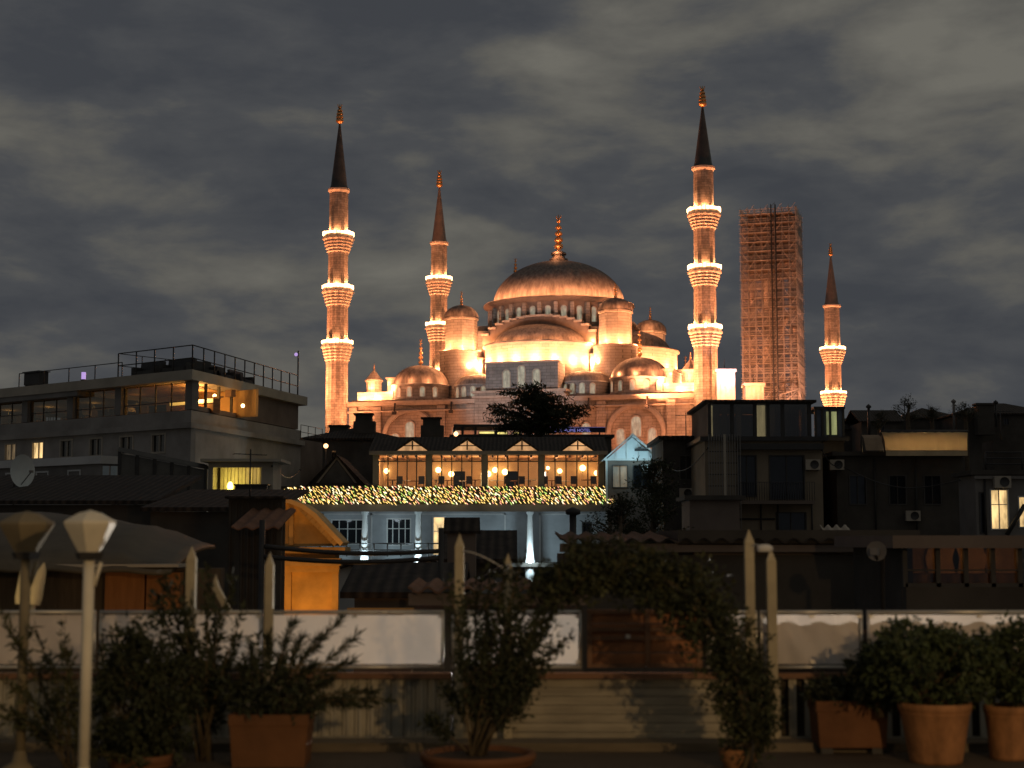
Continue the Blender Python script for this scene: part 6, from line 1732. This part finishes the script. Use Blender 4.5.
airy('drooping_shrub', 'sparse shrub with long slanting stems below the lantern posts', 'shrub', 70, 775, 9.8,
     [(0, 612), (12, 640), (-10, 660), (30, 628), (45, 660), (18, 690), (70, 650), (60, 700), (92, 690), (110, 725), (30, 730), (5, 720), (85, 735), (125, 752), (150, 760), (70, 625), (-15, 700)], 61, leaf_olive, 110, (.06, .016))
airy('tall_thin_plant', 'tall loose plant with feathery leaf clusters left of the orange gable', 'plant', 205, 770, 10.3,
     [(150, 596), (165, 580), (185, 585), (205, 572), (215, 590), (232, 580), (178, 605), (160, 600), (196, 610), (222, 612), (245, 610), (238, 640), (190, 640), (210, 650), (226, 670), (182, 668), (205, 690), (240, 690), (172, 590), (212, 600)], 62, leaf_dark, 120, (.06, .02))
# sparse shrub in a wide bowl
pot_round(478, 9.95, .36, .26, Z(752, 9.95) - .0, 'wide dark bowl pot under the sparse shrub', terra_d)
airy('sparse_shrub', 'sparse upright shrub in a wide bowl beside the tall pointed post', 'shrub', 478, 755, 9.95,
     [(450, 585), (462, 600), (476, 588), (490, 578), (505, 572), (520, 565), (535, 580), (545, 598), (555, 612), (568, 636), (550, 650), (536, 676), (526, 700), (500, 610), (515, 630), (480, 640), (462, 655), (525, 655), (500, 675), (428, 722), (445, 690), (530, 635), (560, 600), (510, 690), (490, 700), (472, 690), (548, 625), (520, 598), (540, 612), (508, 645), (488, 618)], 63, leaf_dark, 330, (.036, .017), .05, .009, spread=.10, g0=.45)
# leafy arch
def arch():
    r = random.Random(71); d = 9.9
    t = thing('leafy_arch', 'dense climbing plant forming a dark arch over the wooden gate', 'climbing plant', (X(745, d, 740), d, FZ))
    o = Vector((X(745, d, 740), d, FZ))
    P_ = [(752, 745), (748, 715), (742, 685), (730, 655), (712, 625), (690, 598), (660, 578), (628, 568), (598, 568), (570, 578), (548, 590)]
    rad = [.19, .20, .22, .24, .25, .24, .22, .21, .20, .16, .11]
    pts = [W(u, v, d) - o for u, v in P_]
    s = MB()
    for k in range(4):
        s.tube([p + Vector((r.uniform(-.05, .05), r.uniform(-.06, .06), r.uniform(-.04, .04))) for p in [Vector((.02, 0, -.0))] + pts], [.02 - .0012*i for i in range(12)], 6)
    f = MB(); f2 = MB()
    for i in range(len(pts) - 1):
        for k in range(62):
            g = r.random(); c = pts[i].lerp(pts[i+1], g); R_ = rad[i]*(1 - g) + rad[i+1]*g
            v = rvec(r); v = v.normalized()*R_*r.uniform(.2, 1.08)
            v.y *= .8
            cc = c + v
            if cc.z < .03: cc.z = .05
            puff(f if k % 5 else f2, r, cc, .05, 24, .045, .019)
            if k % 9 == 0:
                e = c + v*1.35 + Vector((0, 0, r.uniform(-.06, .1))); s.tube([c, cc, e], [.006, .004, .002], 4)
                for q in range(12): f.leaf(cc.lerp(e, r.random()), rvec(r), rvec(r), .045, .018)
    s.build('stems', stem_m, t); f.build('foliage', leaf_dark, t); f2.build('pale_leaves', leaf_olive, t)
    pot_round(738, 10.0, .12, .09, FZ + .12, 'small terracotta pot at the foot of the leafy arch')
    fr = thing('arch_trellis', 'dark metal hoop trellis inside the leafy arch', 'trellis', o + Vector((0, .05, 0)))
    for dy in (-.1, .1): MB().tube([(p.x, dy, p.z) for p in [Vector((.02, 0, 0))] + pts], .01, 6).build('hoop', metal_dark, fr)
    rg = MB()
    for p in pts[1:]: rg.tube([(p.x, -.1, p.z), (p.x, .1, p.z)], .006, 5)
    rg.build('rungs', metal_dark, fr)
arch()
# tiled eave just behind the right hand panels: its wavy edge shades the vinyl from the lamp beyond
a = Vector((px(700), 11.46, ZC - .655))
t = thing('tile_roof', 'wavy edged tiled eave just behind the right hand windbreak panels', 'roof', a)
corrugated(0, px(1100) - a.x, 0, .5, 0, -.12, .215, .016).build('tiles', red_t, t)
MB().box(0, px(1100) - a.x, .02, .06, -1.5, -.02).build('wall', plaster_dark, t)
lamp((px(860), 19.0, ZC - 2.05), 2400, (1.0, .92, .82), .06, kind='SPOT', aim=(px(880), 11.1, ZC - .5), cone=75)
# lamps of the house behind the viewer that light the terrace
lamp((4.6, -1.0, ZC + 2.0), 1150, (1.0, .64, .30), .12, name='terrace_lamp')
lamp((-4.5, 1.0, ZC + 1.4), 130, (1.0, .66, .28), .12, name='terrace_lamp')
